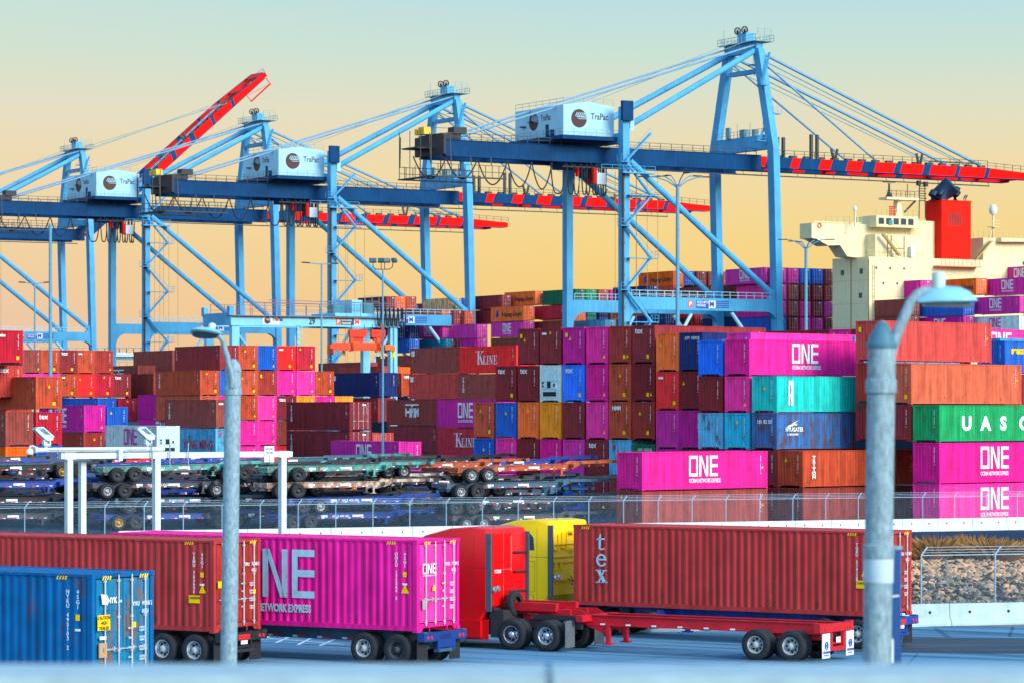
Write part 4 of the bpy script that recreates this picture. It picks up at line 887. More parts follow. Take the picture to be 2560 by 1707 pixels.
def chassis(col, top=1.05, L=12.3, detail=True, name='container_chassis', label='', group=None, loc=(0,0,0), rz=0, rims=None, word=None, wcol=None):
    """x runs from the rear (0) to the gooseneck (L), z=0 under the tyres"""
    root = empty(name, label, 'chassis', loc, rz, group)
    b = MB()
    for y in (-.55, .55):   # I-beams, swan-necked at the front
        for z0, z1, wd in ((top-.36, top-.33, .14), (top-.33, top-.03, .03), (top-.03, top, .14)):
            b.box(.15, 8.9, y-wd/2, y+wd/2, z0, z1)
        b.prism([(8.9, top-.36), (9.6, top+.02-.1), (9.6, top+.15), (9.2, top+.15), (8.9, top)], (0, y-.02, 0), (1,0,0), UP, (0,1,0), .04)
        b.box(9.5, L, y-.08, y+.08, top-.05, top+.13)
    for x in (.9, 2.2, 3.5, 4.9, 6.2, 7.5, 8.8, 10.2, 11.3): b.box(x, x+.1, -.53, .53, top-.26, top-.06 if x < 9 else top+.08)
    b.box(0, .22, -1.2, 1.2, top-.28, top-.02); b.box(L-.25, L, -1.2, 1.2, top-.05, top+.17); b.box(8.7, 8.95, -1.2, 1.2, top-.22, top-.02)
    b.box(.35, 2.9, -.5, .5, top-.55, top-.37)
    b.build('frame', col, root)
    ft = MB()
    for y in (-1.2, 1.0): ft.box(0, .22, y, y+.2, top-.02, top+.02)
    ft.box(0, .04, -.45, .45, .55, .62); ft.box(0.0, .05, -.4, -.35, .55, top-.28); ft.box(0, .05, .35, .4, .55, top-.28); ft.build('underride_guard', col, root)
    for y in (-.58, .58):
        lg = MB(); lg.box(8.0, 8.14, y-.07, y+.07, .3, top-.3); lg.box(7.9, 8.24, y-.12, y+.12, .25, .3); lg.prism([(8.14, top-.36), (8.9, top-.36), (8.14, .55)], (0, y-.02, 0), (1,0,0), UP, (0,1,0), .04); lg.build('landing_leg', col, root)
    for side, y in ((-1, -1.22), (1, 1.22)):
        for i, x in enumerate((1.05, 2.3)): wheel(root, x, side, y, rim=(rims or [rim_w, rim_w])[i], holes=detail)
    ax = MB(); ax.tube([(1.05,-1,.5), (1.05,1,.5)], .07, 6); ax.tube([(2.3,-1,.5), (2.3,1,.5)], .07, 6); ax.build('axle', steel_dark, root)
    tape(root, -.633, top-.33, 3.0, 8.6); tape(root, .633, top-.33, 3.0, 8.6)
    for y in (-1.0, 1.0):
        lt = MB(); lt.lathe([(0,-.02), (.06,-.02), (.06,.01)], (-.001, y, top-.16), 'x', 10); lt.lathe([(0,-.02), (.06,-.02), (.06,.01)], (-.001, y*.8, top-.16), 'x', 10); lt.build('tail_light', redtape, root)
    for x0_, x1_ in ((3.3, 3.75), (5.6, 6.4)): pl = MB(); pl.box(x0_, x1_, -.578, -.572, top-.25, top-.1); pl.build('id_plate', white_p, root)
    if word: text(word, .2, wcol or white_p, root, (4.1, -.58, top-.25), (math.pi/2, 0, 0), bold=.004, sx=1.1)
    return root
# piles of empty chassis behind the fence ------------------------
CC = {'black': mat('chassis_black', (.018,.022,.03), .6, var=.3, rust=.2), 'blue': mat('chassis_blue', sl3(14,70,160), .55, var=.3, rust=.35), 'teal': mat('chassis_teal', sl3(74,160,150), .6, var=.3, rust=.5),
 'orange': mat('chassis_orange', sl3(180,82,44), .6, var=.3, rust=.45), 'rust': mat('chassis_white_rust', sl3(205,195,175), .7, var=.15, rust=.75, rustc=(.2,.07,.03)), 'grey': mat('chassis_grey', sl3(60,70,80), .6, var=.3, rust=.3),
 'red': mat('chassis_red', sl3(200,26,40), .45, var=.12, rust=.12), 'slate': mat('chassis_slate', sl3(58,96,120), .6, var=.2, rust=.2)}
CW = {'black': 'black', 'blue': 'blue', 'teal': 'pale turquoise', 'orange': 'orange', 'rust': 'rusty white', 'grey': 'dark grey', 'red': 'red', 'slate': 'slate blue'}
protos = {}
THC = 27
def pile(xr, s, cols, where, jit=0, grp='empty chassis stacked in piles behind the fence', words=()):
    a, b = axes(THC); p = G(xr, s); k = len(cols)
    seen = {}
    for i, c in enumerate(cols):
        rn = random.Random(int(xr*3+i*17)); key = (c, words[i] if i < len(words) else None)
        off = rn.uniform(-1.0, 1.0) if i else 0
        pos = p + a*off + b*rn.uniform(-.1,.1); pos.z = i*1.06
        ordn = ['lowest', 'second', 'third', 'fourth', 'fifth', 'sixth'][i]; lab = f'{CW[c]} chassis, {ordn + (" from the ground" if i else "")} in {where}'
        tilt = rn.uniform(-.2, .5)+(.9 if i == k-1 else 0)
        if key not in protos:
            o = chassis(CC[c], group=grp, rims=[rn.choice((rim_w, rim_y, rim_d, rim_d, rim_w)), rn.choice((rim_w, rim_d, rim_d, rim_w))], word=key[1]); protos[key] = o
        else: o = copy_tree(protos[key])
        o.location = pos; o.rotation_euler = (0, -R(tilt), R(THC+rn.uniform(-.6, .6))); o['label'] = lab
pile(246, 37.2, ['blue', 'slate', 'grey', 'teal'], 'the pile behind the white gantry', words=(None, 'FLEXI-VAN', 'FLEXI-VAN DCLP', 'DCLI'))
pile(682, 37.2, ['blue', 'blue', 'rust', 'teal'], 'the pile right of the near lamp post', words=('APLZ 405 401', 'APLZ 405 490', None, 'DCLP'))
pile(1112, 37.6, ['grey', 'black', 'slate', 'orange'], 'the pile nearest the central stack')
pile(-190, 37.2, ['grey', 'black', 'blue', 'black'], 'the pile at the left edge')
for xr, s_, cols, wh in ((110, 35.3, 'black blue black blue', 'the second row at the left'), (520, 35.3, 'slate black orange black', 'the second row left of the floodlight pole'), (930, 35.2, 'black grey black orange', 'the second row right of the floodlight pole'),
   (-260, 35.2, 'black grey black blue', 'the second row at the far left'), (-60, 34.0, 'black grey blue black', 'the third row at the left'), (330, 33.8, 'black blue black red', 'the third row behind the gantry'), (720, 33.8, 'grey black rust black', 'the third row under the floodlight pole'),
   (1090, 34.0, 'black slate grey blue', 'the third row before the central stack'), (130, 32.4, 'black black grey red', 'the fourth row at the left'), (520, 32.4, 'black grey black slate', 'the fourth row behind the near lamp'), (900, 32.4, 'black blue grey black', 'the fourth row behind the floodlight pole'),
   (-120, 31.0, 'black blue black grey', 'the fifth row at the left'), (280, 31.0, 'black grey black blue', 'the fifth row behind the gantry'), (680, 31.0, 'black black blue teal', 'the fifth row in the middle'), (1000, 31.4, 'black grey black', 'the fifth row at the right')):
    pile(xr, s_, cols.split(), wh)
for xr, s_, cols, wh in ((-178, 36.6, 'black grey black slate', 'the close-packed row at the left'), (258, 36.6, 'grey black blue black', 'the close-packed row behind the gantry'), (500, 36.6, 'black black grey black', 'the close-packed row behind the near lamp'), (694, 36.6, 'black blue black grey', 'the close-packed row behind the floodlight pole'), (1122, 36.8, 'black grey black', 'the close-packed row at the right'),
   (-165, 36.0, 'black blue black grey', 'the dense inner row at the far left'), (266, 36.0, 'black black grey blue', 'the dense inner row at the left'), (486, 36.1, 'grey black black teal', 'the dense inner row in the middle'), (700, 36.0, 'black grey black black', 'the dense inner row at the right')):
    pile(xr, s_, cols.split(), wh)
# loaded trailers ------------------------------------------------
TT = 32; at, bt = axes(TT); fw = Vector((-at.x, at.y, 0))   # the trucks drive left and away
RZ = math.atan2(fw.y, fw.x)
def road_box(xc, s, col, label, chcol, chlabel, code1, code2, h=HC, zb=1.05, extras='', tex=False):
    p = G(xc, s); rt = Vector((-fw.y, fw.x, 0))    # left of the driving direction = away from the viewer's right... keep both
    # container: local x from doors (0) forward; origin at the near rear corner, width away from the camera
    wdir = Vector((fw.y, -fw.x, 0)) if fw.x > 0 else Vector((fw.y, -fw.x, 0))
    L = 12.19; org = p + fw*L
    o = link('shipping_container', cmesh(L, h, 'door'), None, (org.x, org.y, zb), math.atan2(-fw.y, -fw.x), [paint(col) if isinstance(col, str) else col])
    m = paint(col) if isinstance(col, str) else col
    tag(o, label, 'container', 'containers on road trailers')
    for sd_ in (0, 1):
        dm, rm = door_mesh(h, sd_); d = link('door', dm, o, (L, 0, 0), 0, [m]); link('lock_rod', rm, d)
        hn = MB(); y0 = .35 if sd_ == 0 else W/2+.3
        for j in (0, .42): hn.box(.02, .05, y0+j-.14, y0+j+.14, 1.0, 1.03); hn.box(.02, .07, y0+j-.03, y0+j+.03, .96, 1.07)
        hn.build('door_handle', rod_m, d)
    f1 = face(o, 'y0', L); f2 = face(o, 'xL', L)
    for fn, x in ((f1, L-1.15), (f2, .3), (f2, 1.75)): mark(o, fn, HZ_ME, x, h-.16)
    for i, chh in enumerate(code1): tx(o, f1, chh, .14, L-.78, h-.5-i*.115, align='CENTER', bold=.003) if chh != ' ' else None
    for i, chh in enumerate('45G1'): tx(o, f1, chh, .14, L-.46, h-.5-i*.125, align='CENTER', bold=.003)
    mark(o, f1, SQ_ME, L-.53, h-1.16, sc_=.5); mark(o, f1, WS_ME, L-.55, h-1.42, sc_=.35)
    tx(o, f2, code1[:4], .15, 1.46, h-.85, bold=.002, sx=.72); tx(o, f2, code1[4:].strip(), .15, 1.85, h-.85, bold=.002, sx=.72); tx(o, f2, '45G1', .15, 1.85, h-1.05, bold=.002, sx=.8)
    for i in range(4):
        for j, (xx, ww) in enumerate(((1.32, .3), (1.75, .34))): tx(o, f2, ('MAX.WT.', 'TARE', 'PAYLOAD', 'CU.CAP.')[i] if j == 0 else '32,500 KG\n71,650 LB', .07, xx, h-1.42-i*.24, bold=.001, sx=.7)
    return o, f1, f2, m
def trailer(xc, s, chcol, label, zb=1.05, L=12.6, inset=.0, **k):
    p = G(xc, s); c = p - Vector((-at.y*0,0,0))
    side = Vector((at.y, at.x, 0))  # away from the viewer, across the lane
    org = p + side*(W/2) - fw*.25
    o = chassis(chcol, top=zb, L=L, name='container_chassis', label=label, group='road chassis in the truck lanes', loc=org, rz=RZ, **k)
    return o
def dress_rear(o, top, flap=None, plate=True, col=None):
    for y in (-.92, .92):
        b = MB(); b.box(.25, .27, y-.3, y+.3, .12, top-.28); b.build('mud_flap', flap or black, o)
    b = MB(); b.box(-.01, 0, -.3, .3, top-.24, top-.08); b.build('reflector_bar', [redtape], o)
    b = MB(); b.box(-.012, 0, -.17, .17, .66, .78); b.build('number_plate', white_p, o)
    b = MB(); b.box(-.02, .1, -.5, .5, .42, .52); b.build('bumper', col or steel_dark, o)
bx, f1, f2, m = road_box(231, 102, 'blue', 'weathered blue container with rusty doors on the nearest trailer, bottom left', None, None, 'NYKU 493103 2', '')
nyk = mat('container_paint_weathered_blue', sl3(0,96,152), .6, var=.16, scale=1.5, streak=.2, rust=.3, spec=.15); nykd = mat('container_door_weathered_blue', sl3(6,116,156), .6, var=.2, scale=2, streak=.25, rust=.48, rustc=(.2,.09,.03))
bx.material_slots[0].material = nyk
for ch in bx.children:
    if ch.name.startswith('door'): ch.material_slots[0].material = nykd; ch['label'] = 'faded blue door streaked with rust'
tx(bx, f2, 'NYK', .2, .5, 2.15, bold=.008, sx=.9); tx(bx, f2, 'LINE', .09, .92, 2.15, bold=.003, sx=.8)
q = MB(); q.quad([(0,0,0), (.22,0,-.03), (.2,0,.22), (-.05,0,.26)]); me = q.mesh('flag_emblem'); me.materials.append(white_p); d = link('flag_emblem', me, bx); d.location, d.rotation_euler = f2(.3, 2.13)
q = MB(); q.box(0, .48, -.004, .004, 0, .38); me = q.mesh('caution_sticker'); me.materials.append(yellow_p); d = link('caution_sticker', me, bx); d.location, d.rotation_euler = f2(.12, 1.49)
tx(bx, lambda x, z: ((Vector(f2(x, z)[0])+Vector((.008,0,0))), f2(x, z)[1]), 'CAUTION\nHIGH\nTRAILER', .115, .36, 1.76, black_p, align='CENTER', bold=.003, line=1.1, sx=.9)
q = MB(); q.box(0, .3, -.004, .02, 0, .36); me = q.mesh('document_holder'); me.materials.append(mat('dull_tan', sl3(186,150,110), .6)); d = link('document_holder', me, bx); d.location, d.rotation_euler = f2(.18, .82); mark(bx, f2, WS_ME, .2, 1.26, sc_=.5); mark(bx, f2, SQ_ME, 1.5, 1.5, sc_=.45)
t1 = trailer(231, 102, CC['black'], 'dark chassis under the weathered blue container, mostly hidden by the parapet'); dress_rear(t1, 1.05)
tem = mat('container_paint_dusty_maroon', sl3(178,56,56), .55, var=.13, scale=1.3, streak=.22, rust=.25, spec=.15)
bx, f1, f2, m = road_box(535, 80.7, tem, 'long maroon container with rust red doors on the second trailer', None, None, 'TEMU 763645 3', '')
for ch in bx.children:
    if ch.name.startswith('door'): ch.material_slots[0].material = paint('redbrown'); ch['label'] = 'rust red container door'
mark(bx, f1, TRI_ME, 12.19-.58, 1.24, sc_=1.0)
q = MB(); q.box(0, .42, -.003, .003, 0, .24); me = q.mesh('caution_sticker'); me.materials.append(yellow_p); d = link('caution_sticker', me, bx); d.location, d.rotation_euler = f1(12.19-.98, .92)
tx(bx, lambda x, z: (Vector(f1(x, z)[0])-Vector((0,.008,0)), f1(x, z)[1]), 'CAUTION', .1, 12.19-.95, 1.05, black_p, bold=.003, sx=.9)
mark(bx, f2, SQ_ME, .12, 1.4, sc_=.7); mark(bx, f2, SQ_ME, 1.95, 1.15, sc_=.45)
t2 = trailer(535, 80.7, CC['black'], 'dark chassis carrying the long maroon container'); dress_rear(t2, 1.05)
bx, f1, f2, m = road_box(1043, 80.5, 'pink', 'bright pink container with huge pale lettering on the trailer left of the red truck', None, None, 'ONEU 172484 5', '')
l, r = f1(5.1, .95); d = link('lettering', ONE_ME, bx); d.location = l; d.rotation_euler = r; d.scale = (1.0, 1, .96); d.material_slots[0].link = 'OBJECT'; d.material_slots[0].material = mat('pale_blue_lettering', sl3(172,208,226), .6, var=.12, scale=3, streak=.1)
tx(bx, f1, 'OCEAN NETWORK EXPRESS', .34, 5.1, .5, _M['pale_blue_lettering'], sx=.7, bold=.012)
l, r = f2(.22, 1.82); d = link('lettering', ONE_ME, bx); d.location = l; d.rotation_euler = r; d.scale = (.24, 1, .2)
tx(bx, f2, 'OCEAN NETWORK EXPRESS', .06, .22, 1.74); mark(bx, f1, TRI_ME, 12.19-.6, 1.22, sc_=1.1); mark(bx, f2, TRI_ME, .75, 1.28, sc_=.8)
q = MB(); q.box(0, .17, -.004, .01, 0, .3); me = q.mesh('data_plate'); me.materials.append(mat('plate_grey', (.35,.36,.36), .5)); d = link('data_plate', me, bx); d.location, d.rotation_euler = f2(.2, .72)
t3 = trailer(1043, 80.5, CC['slate'], 'navy chassis with blue rear bumper beneath the bright pink container', rims=[rim_d, rim_w]); dress_rear(t3, 1.05, col=CC['slate'])
nv = mat('bumper_navy', sl3(16,60,130), .5); b = MB(); b.box(-.05, .0, -.5, -.38, .42, .8); b.box(-.05, .0, .38, .5, .42, .8); b.box(-.04, .0, -.38, .38, .55, .8); b.box(-.01, .24, -1.21, 1.21, .78, 1.04); b.build('bumper_frame', nv, t3)
def set_lane(th):
    global TT, at, bt, fw, RZ, side
    TT = th; at, bt = axes(TT); fw = Vector((-at.x, at.y, 0)); RZ = math.atan2(fw.y, fw.x); side = Vector((at.y, at.x, 0))
set_lane(35)
bx, f1, f2, m = road_box(2194, 75.2, 'redbrown', 'long brown container behind the red chassis, white vertical letters at its front', None, None, 'TGBU 516128 0', '')
brn = mat('container_paint_dull_red_brown', sl3(186,60,58), .55, var=.1, scale=1.3, streak=.2, rust=.2, spec=.15); bx.material_slots[0].material = brn
def poly_t(parent, fn, x, z, S, ch):
    b = MB(); q = lambda *p: b.quad([(x_*S, 0, z_*S) for x_, z_ in p])
    if ch == 't': q((.28,.12),(.48,.0),(.5,.9),(.28,.9)); q((.28,.9),(.5,.9),(.5,1.25),(.42,1.25)); q((.05,.8),(.85,.8),(.85,.92),(.2,.92)); q((.36,.06),(.5,0),(.8,.06),(.88,.2),(.7,.13),(.5,.14))
    elif ch == 'e':
        for i in range(14):
            a0 = R(20+i*22); a1 = R(20+(i+1)*22); th = lambda a: .12 if abs(math.sin(a)) > .7 else .2
            q((.5+.45*math.cos(a0), .45+.45*math.sin(a0)), (.5+.45*math.cos(a1), .45+.45*math.sin(a1)), (.5+(.45-th(a1))*math.cos(a1), .45+(.45-th(a1))*math.sin(a1)), (.5+(.45-th(a0))*math.cos(a0), .45+(.45-th(a0))*math.sin(a0)))
        q((.2,.45),(.95,.45),(.93,.56),(.2,.56))
    else: q((.08,.9),(.38,.9),(.95,0),(.62,0)); q((.68,.9),(.8,.9),(.3,0),(.16,0)); q((0,.84),(.48,.84),(.48,.92),(0,.92)); q((.58,.84),(.95,.84),(.95,.92),(.58,.92)); q((.02,0),(.42,0),(.42,.08),(.02,.08)); q((.52,0),(1.02,0),(1.02,.08),(.52,.08))
    me = b.mesh('lettering'); me.materials.append(_M['pale_blue_lettering']); d = link('lettering', me, parent); d.location, d.rotation_euler = fn(x, z)
poly_t(bx, f1, .95, 2.0, .46, 't'); poly_t(bx, f1, .95, 1.42, .5, 'e'); poly_t(bx, f1, .95, .85, .5, 'x')
mark(bx, f1, TRI_ME, 12.19-.62, 1.38, sc_=1.0); mark(bx, f1, HZ_ME, .35, HC-.16)
q = MB(); q.box(0, .5, -.003, .003, 0, .26); me = q.mesh('caution_sticker'); me.materials.append(yellow_p); d = link('caution_sticker', me, bx); d.location, d.rotation_euler = f1(12.19-.8, .98)
tx(bx, lambda x, z: (Vector(f1(x, z)[0])-Vector((0,.008,0)), f1(x, z)[1]), 'CAUTION', .11, 12.19-.76, 1.12, black_p, bold=.003, sx=.85)
t4 = trailer(2194, 75.2, CC['blue'], 'blue chassis beneath the long brown container', rims=[rim_w, rim_w]); dress_rear(t4, 1.05, col=CC['blue'])
# the red empty chassis with white mud flaps
set_lane(32)
zc = 1.22; pr = G(2010, 79.2); side = Vector((at.y, at.x, 0)); RL = 12.6
red = chassis(CC['red'], top=zc, L=RL, label='empty red chassis with white mud flaps hitched to the red truck', group='road chassis in the truck lanes', loc=pr+side*1.22-fw*.55, rz=RZ, rims=[rim_w, rim_w])
flapm = white_p
for y in (-.85, .85):
    b = MB(); b.box(-.02, 0, -.27, .27, -.78, 0); f = b.build('mud_flap', mat('mud_flap_white', (.72,.76,.78), .6), red); f.location = (-.03, -y, zc-.3); f['label'] = 'white mud flap with a blue emblem'
    e = MB(); e.lathe([(.09,-.006), (.13,-.006), (.13,.0), (.09,0)], (-.03, 0, -.38), 'x', 20); e.build('emblem_ring', mat('logo_blue2', sl3(20,90,190), .5), f)
    text('H', .17, _M['logo_blue2'], f, (-.03, .06, -.44), (math.pi/2, 0, -math.pi/2), bold=.01); text('HYUNDAI', .11, _M['logo_blue2'], f, (-.03, .23, -.63), (math.pi/2, 0, -math.pi/2), bold=.004); text('TRANSLEAD', .065, _M['logo_blue2'], f, (-.03, .19, -.71), (math.pi/2, 0, -math.pi/2))
b = MB(); b.box(-.05, .1, -.52, -.38, .35, zc-.3); b.box(-.05, .1, .38, .52, .35, zc-.3); b.box(-.06, .1, -.55, .55, .35, .48); b.build('rear_bumper', CC['red'], red)
b = MB(); b.box(-.055, -.05, -.15, .15, .6, .78); b.build('number_plate', white_p, red)
b = MB()
for i in range(9): b.box(2.9+i*.78, 3.1+i*.78, -.64, -.632, zc-.32, zc-.26)
b.build('marker_plate', whitetape, red)
b = MB(); b.box(RL-2.6, RL+.2, -.75, -.55, zc+.05, zc+.32); b.box(RL-2.6, RL+.2, .55, .75, zc+.05, zc+.32); b.box(RL-.1, RL+.25, -1.22, 1.22, zc+.06, zc+.34); b.build('gooseneck', CC['red'], red)
def tractor(name, label, loc, body, bodyn, rimm, spare=False, grp='road tractors'):
    """x forward, y away from the viewer's side (left of travel is +y); origin on the ground under the rear axle"""
    r = empty(name, label, 'truck', loc, RZ, grp)
    b = MB(); b.box(-.9, 7.6, -.45, -.3, .72, .98); b.box(-.9, 7.6, .3, .45, .72, .98); b.box(-.8, .9, -.5, .5, 1.0, 1.16); b.build('frame', steel_dark, r)
    for s_, y in ((1, 1.25), (-1, -1.25)):
        for x in (0, 1.35): wheel(r, x, s_, y, .52, rimm)
        wheel(r, 6.1, s_, y*.98, .52, rimm, dual=False)
    ax = MB(); ax.tube([(0,-1,.52), (0,1,.52)], .09, 6); ax.tube([(1.35,-1,.52), (1.35,1,.52)], .09, 6); ax.build('axle', steel_dark, r)
    for y in (-.95, .95): b = MB(); b.box(-.78, -.76, y-.3, y+.3, .15, .95); b.box(-.78, -.7, y-.28, y+.28, .95, 1.03); b.build('mud_flap', mat('flap_grey', (.1,.12,.14), .7), r)
    # cab: side outline swept across the width, with rounded rear corners and an aero roof
    ox = 2.3; prof = [(ox, 1.35), (ox, 3.9), (ox+.06, 4.0), (ox+.6, 4.06), (ox+1.5, 4.0), (ox+2.5, 3.75), (ox+3.4, 3.3), (ox+3.9, 2.85), (ox+4.25, 1.95), (ox+5.6, 1.75), (ox+5.85, 1.2), (ox+5.85, .55), (ox+.3, .55+.35), (ox, 1.35)]
    prof = prof[:-1]; b = MB(); st = [(-1.24, .0, .965), (-1.22, .0, .99), (-1.15, -.03, 1), (0, -.05, 1.005), (1.15, -.03, 1), (1.22, 0, .99), (1.24, .0, .965)]
    n = len(prof); 
    for y, dx, k in st:
        for (x, z) in prof: b.v.append((x+(dx if x < ox+.5 and z > 1.3 else 0)+(0 if abs(y) < 1.22 else .05*(1 if x < ox+1 else -1)), y, .9+(z-.9)*k if z > .9 else z))
    for i in range(len(st)-1):
        for j in range(n): b.f.append((i*n+j, i*n+(j+1) % n, (i+1)*n+(j+1) % n, (i+1)*n+j)); b.m.append(0)
    b.f.append(tuple(range(n))); b.m.append(0); b.f.append(tuple((len(st)-1)*n+j for j in reversed(range(n)))); b.m.append(0)
    cab = b.build('cab', body, r, smooth=True)
    for y in (-1.2, 1.2):   # side fairing extenders
        b = MB(); b.box(ox-.16, ox+.05, y-.03, y+.03, 1.25, 3.86); b.build('side_extender', mat('extender_grey', (.07,.1,.13), .5), r)
        b = MB(); b.box(ox-.05, ox+4.6, y-.02 if y < 0 else y-.02, y+.02, .3, .98); b.box(ox+.2, ox+2.1, y*.96-.16, y*.96+.16, .38, .95); b.build('side_skirt', body, r)
    b = MB()
    for z in (1.85, 2.5, 3.15): b.box(ox-.11, ox-.06, -1.15, 1.15, z, z+.02) if not spare else b.box(ox-.13, ox-.06, -1.15, -.35, z, z+.05)
    if not spare:
        for y, z0_, z1_ in ((.2, 3.0, 3.6), (.75, 2.95, 3.5)): b.box(ox-.1, ox-.05, y, y+.02, z0_, z1_); b.box(ox-.1, ox-.05, y+.3, y+.32, z0_, z1_); b.box(ox-.1, ox-.05, y, y+.32, z0_, z0_+.02)
        for y in (.85, .5): b.box(ox-.1, ox-.05, y, y+.12, 2.25, 2.55)
        b.box(ox-.1, ox-.05, -1.1, 1.15, 2.7, 2.715); b.box(ox-.25, ox-.05, -.2, .1, 3.55, 3.63); b.box(ox-.2, ox-.05, -.2, .0, 2.9, 2.98)
    b.build('rear_panel_ribs', steel_dark if spare else body, cab)
    for y, s_ in ((1.235, 1), (-1.235, -1)):
        b = MB()
        if not spare: b.prism([(ox+.62, 2.95), (ox+1.3, 2.95), (ox+1.3, 3.6), (ox+.85, 3.6), (ox+.66, 3.4)], (0, y-.01, 0), (1,0,0), UP, (0,1,0), .02)
        if True:
            b.prism([(ox+2.5, 2.1), (ox+3.6, 2.1), (ox+3.2, 2.95), (ox+2.5, 2.95)], (0, y-.01, 0), (1,0,0), UP, (0,1,0), .02); b.build('window', mat('tinted_glass', (.02,.06,.09), .12, spec=.8), cab)
        b = MB(); b.box(ox+.5, ox+.51, y-.008, y+.008, 1.1, 3.75); b.box(ox+.0, ox+2.4, y-.008, y+.008, 2.7, 2.712); [b.box(*q_) for q_ in ((ox+.6, ox+1.15, y-.008, y+.008, 1.45, 1.462), (ox+.6, ox+1.15, y-.008, y+.008, 2.55, 2.562), (ox+.6, ox+.612, y-.008, y+.008, 1.45, 2.56), (ox+.65, ox+1.1, y-.008, y+.008, 1.35, 1.36), (ox+.65, ox+1.1, y-.008, y+.008, .98, .99), (ox+.65, ox+.66, y-.008, y+.008, .98, 1.36))]; b.build('panel_gap', steel_dark, cab)
    b = MB(); b.prism([(ox+4.0, 2.0), (ox+4.05, 2.02), (ox+3.75, 2.8), (ox+3.7, 2.78)], (0, -1.05, 0), (1,0,0), UP, (0,1,0), 2.1); b.build('windscreen', _M['tinted_glass'], cab)
    b = MB()
    for i, (y, c) in enumerate(((-.2, 0), (0, 0), (.2, 0))):
        pts = [(ox-.12, y, 2.1-(i*.1))]
        for k in range(40): t = k/39; pts.append((ox-.25-.9*t+.07*math.cos(k*1.6), y+.07*math.sin(k*1.6), 1.9-.8*t-.25*math.sin(t*3.14)))
        b.tube(pts, .018, 5, cap=False)
    b.build('air_line', steel_dark, r)
    b = MB(); b.lathe([(0,-.02), (.09,-.02), (.11,.03)], (ox-.2, 1.02, 1.98), 'x', 12); b.lathe([(0,-.02), (.09,-.02), (.11,.03)], (ox-.2, .8, 2.0), 'x', 12); b.build('work_lamp', chrome, r)
    b = MB(); b.tube([(ox+.3, .3, 3.9), (ox+.3, .3, 4.35)], .012, 4); b.build('antenna', steel_dark, r)
    if spare:
        b = MB(); b.prism([(-.28, 0), (1.12, 0), (1.02, .16), (-.1, .16)], (ox+.02, 0, 1.42), (0,1,0), (-1,0,0), UP, 2.42); b.build('rear_fairing', body, cab)
        b = MB(); b.prism([(-.1, .161), (-.06, .161), (-.06, .165), (-.1, .165)], (ox+.02, 0, 2.55), (0,1,0), (-1,0,0), UP, 1.2); b.prism([(.4, .161), (.41, .161), (.41, .165), (.4, .165)], (ox+.02, 0, 1.6), (0,1,0), (-1,0,0), UP, 2.2); b.prism([(-.08, .161), (1.0, .161), (1.0, .164), (-.08, .164)], (ox+.02, 0, 2.62), (0,1,0), (-1,0,0), UP, .012); b.build('seam_highlight', mat('seam_pink', sl3(240,120,110), .4), cab)
        w_ = wheel(r, ox-.62, 1, .55, .5, rim_d, z=1.75, dual=False); w_.name = 'spare_wheel'; w_.rotation_euler = (0, 0, math.pi/2); w_.location = (ox-.42, .35, 1.5); w_.scale = (.84, .84, .84)
        b = MB(); b.box(ox-.6, ox-.1, -1.1, 1.15, .95, 1.3); b.box(ox-.2, ox, -1.1, 1.1, .5, 1.36); b.box(ox-1.0, ox-.15, .75, 1.22, .4, .98); b.build('battery_box', steel_dark, r)
        text('P3268', .16, white_p, r, (ox-.15, .98, 2.52), (math.pi/2, 0, RZ*0-math.pi/2), bold=.004)
    return r
pw = G(1363, 75.7); trk = tractor('road_tractor', 'red semi truck with a spare tyre behind its cab', pw+side*1.25, mat('truck_red', (.72,.004,.006), .3, var=.06, scale=2, spec=.35), 'red', chrome, spare=True)
set_lane(35); py = G(1372, 69.8); off = py - fw*2.3 + side*1.23
trk2 = tractor('road_tractor', 'yellow semi truck pulling the long brown container', off, mat('truck_yellow', (.98,.6,.0), .35, var=.05, scale=2, spec=.3), 'yellow', rim_w)
# ---------------------------------------------------------------- white gantry over the lane
g1 = G(150, 52); g2 = G(728, 49.5); gd = (g2-g1).normalized(); gL = (g2-g1).length; gn = Vector((gd.y, -gd.x, 0))
def gz(y, s=51): return H+(Y0-y)/s
gr = empty('overhead_gantry', 'white steel gantry frame with a lane sign, spanning left of the near lamp', 'gantry', g1, math.atan2(gd.y, gd.x))
zb = gz(1144); zt = gz(1130); b = MB(); b.box(0, gL, -.14, .14, zb, zt); b.build('cross_beam', white_s, gr)
def gx(px): # distance along the beam that a column meets
    t = (px-X0)/F; return (t*g1.y-g1.x)/(gd.x-t*gd.y)
for px in (172, 391, 706):
    b = MB(); x = gx(px); b.box(x-.15, x+.15, -.16, .16, 0, zb); b.box(x-.3, x+.3, -.18, .18, zb-.03, zt+.02); b.box(x-.25, x+.25, -.25, .25, 0, .03); b.build('post', white_s, gr)
b = MB(); x = gx(222); b.box(x-.14, x+.14, .5, .8, 0, zb-.12); b.box(x-.24, x+.24, .4, .9, zb-.12, zb-.02); b.build('post', white_s, gr)
b = MB(); zp = gz(1122); b.tube([(gx(88), -.05, zp), (gx(408), -.05, zp)], .125, 12); b.lathe([(0,-.05), (.16,-.05), (.16,.1), (.12,.1)], (gx(88)-.02, -.05, zp), 'x', 14); b.tube([(gx(118), -.2, zp+.02), (gx(360), -.2, zp+.02)], .03, 6); b.build('conduit_pipe', white_s, gr, smooth=True)
b = MB(); b.box(gx(289), gx(298), -.35, -.18, gz(1150), gz(1122)); b.tube([(gx(298), -.3, gz(1124)), (gx(310), -.35, gz(1126)), (gx(316), -.35, gz(1134)), (gx(302), -.3, gz(1138))], .02, 5); b.build('junction_box', white_s, gr)
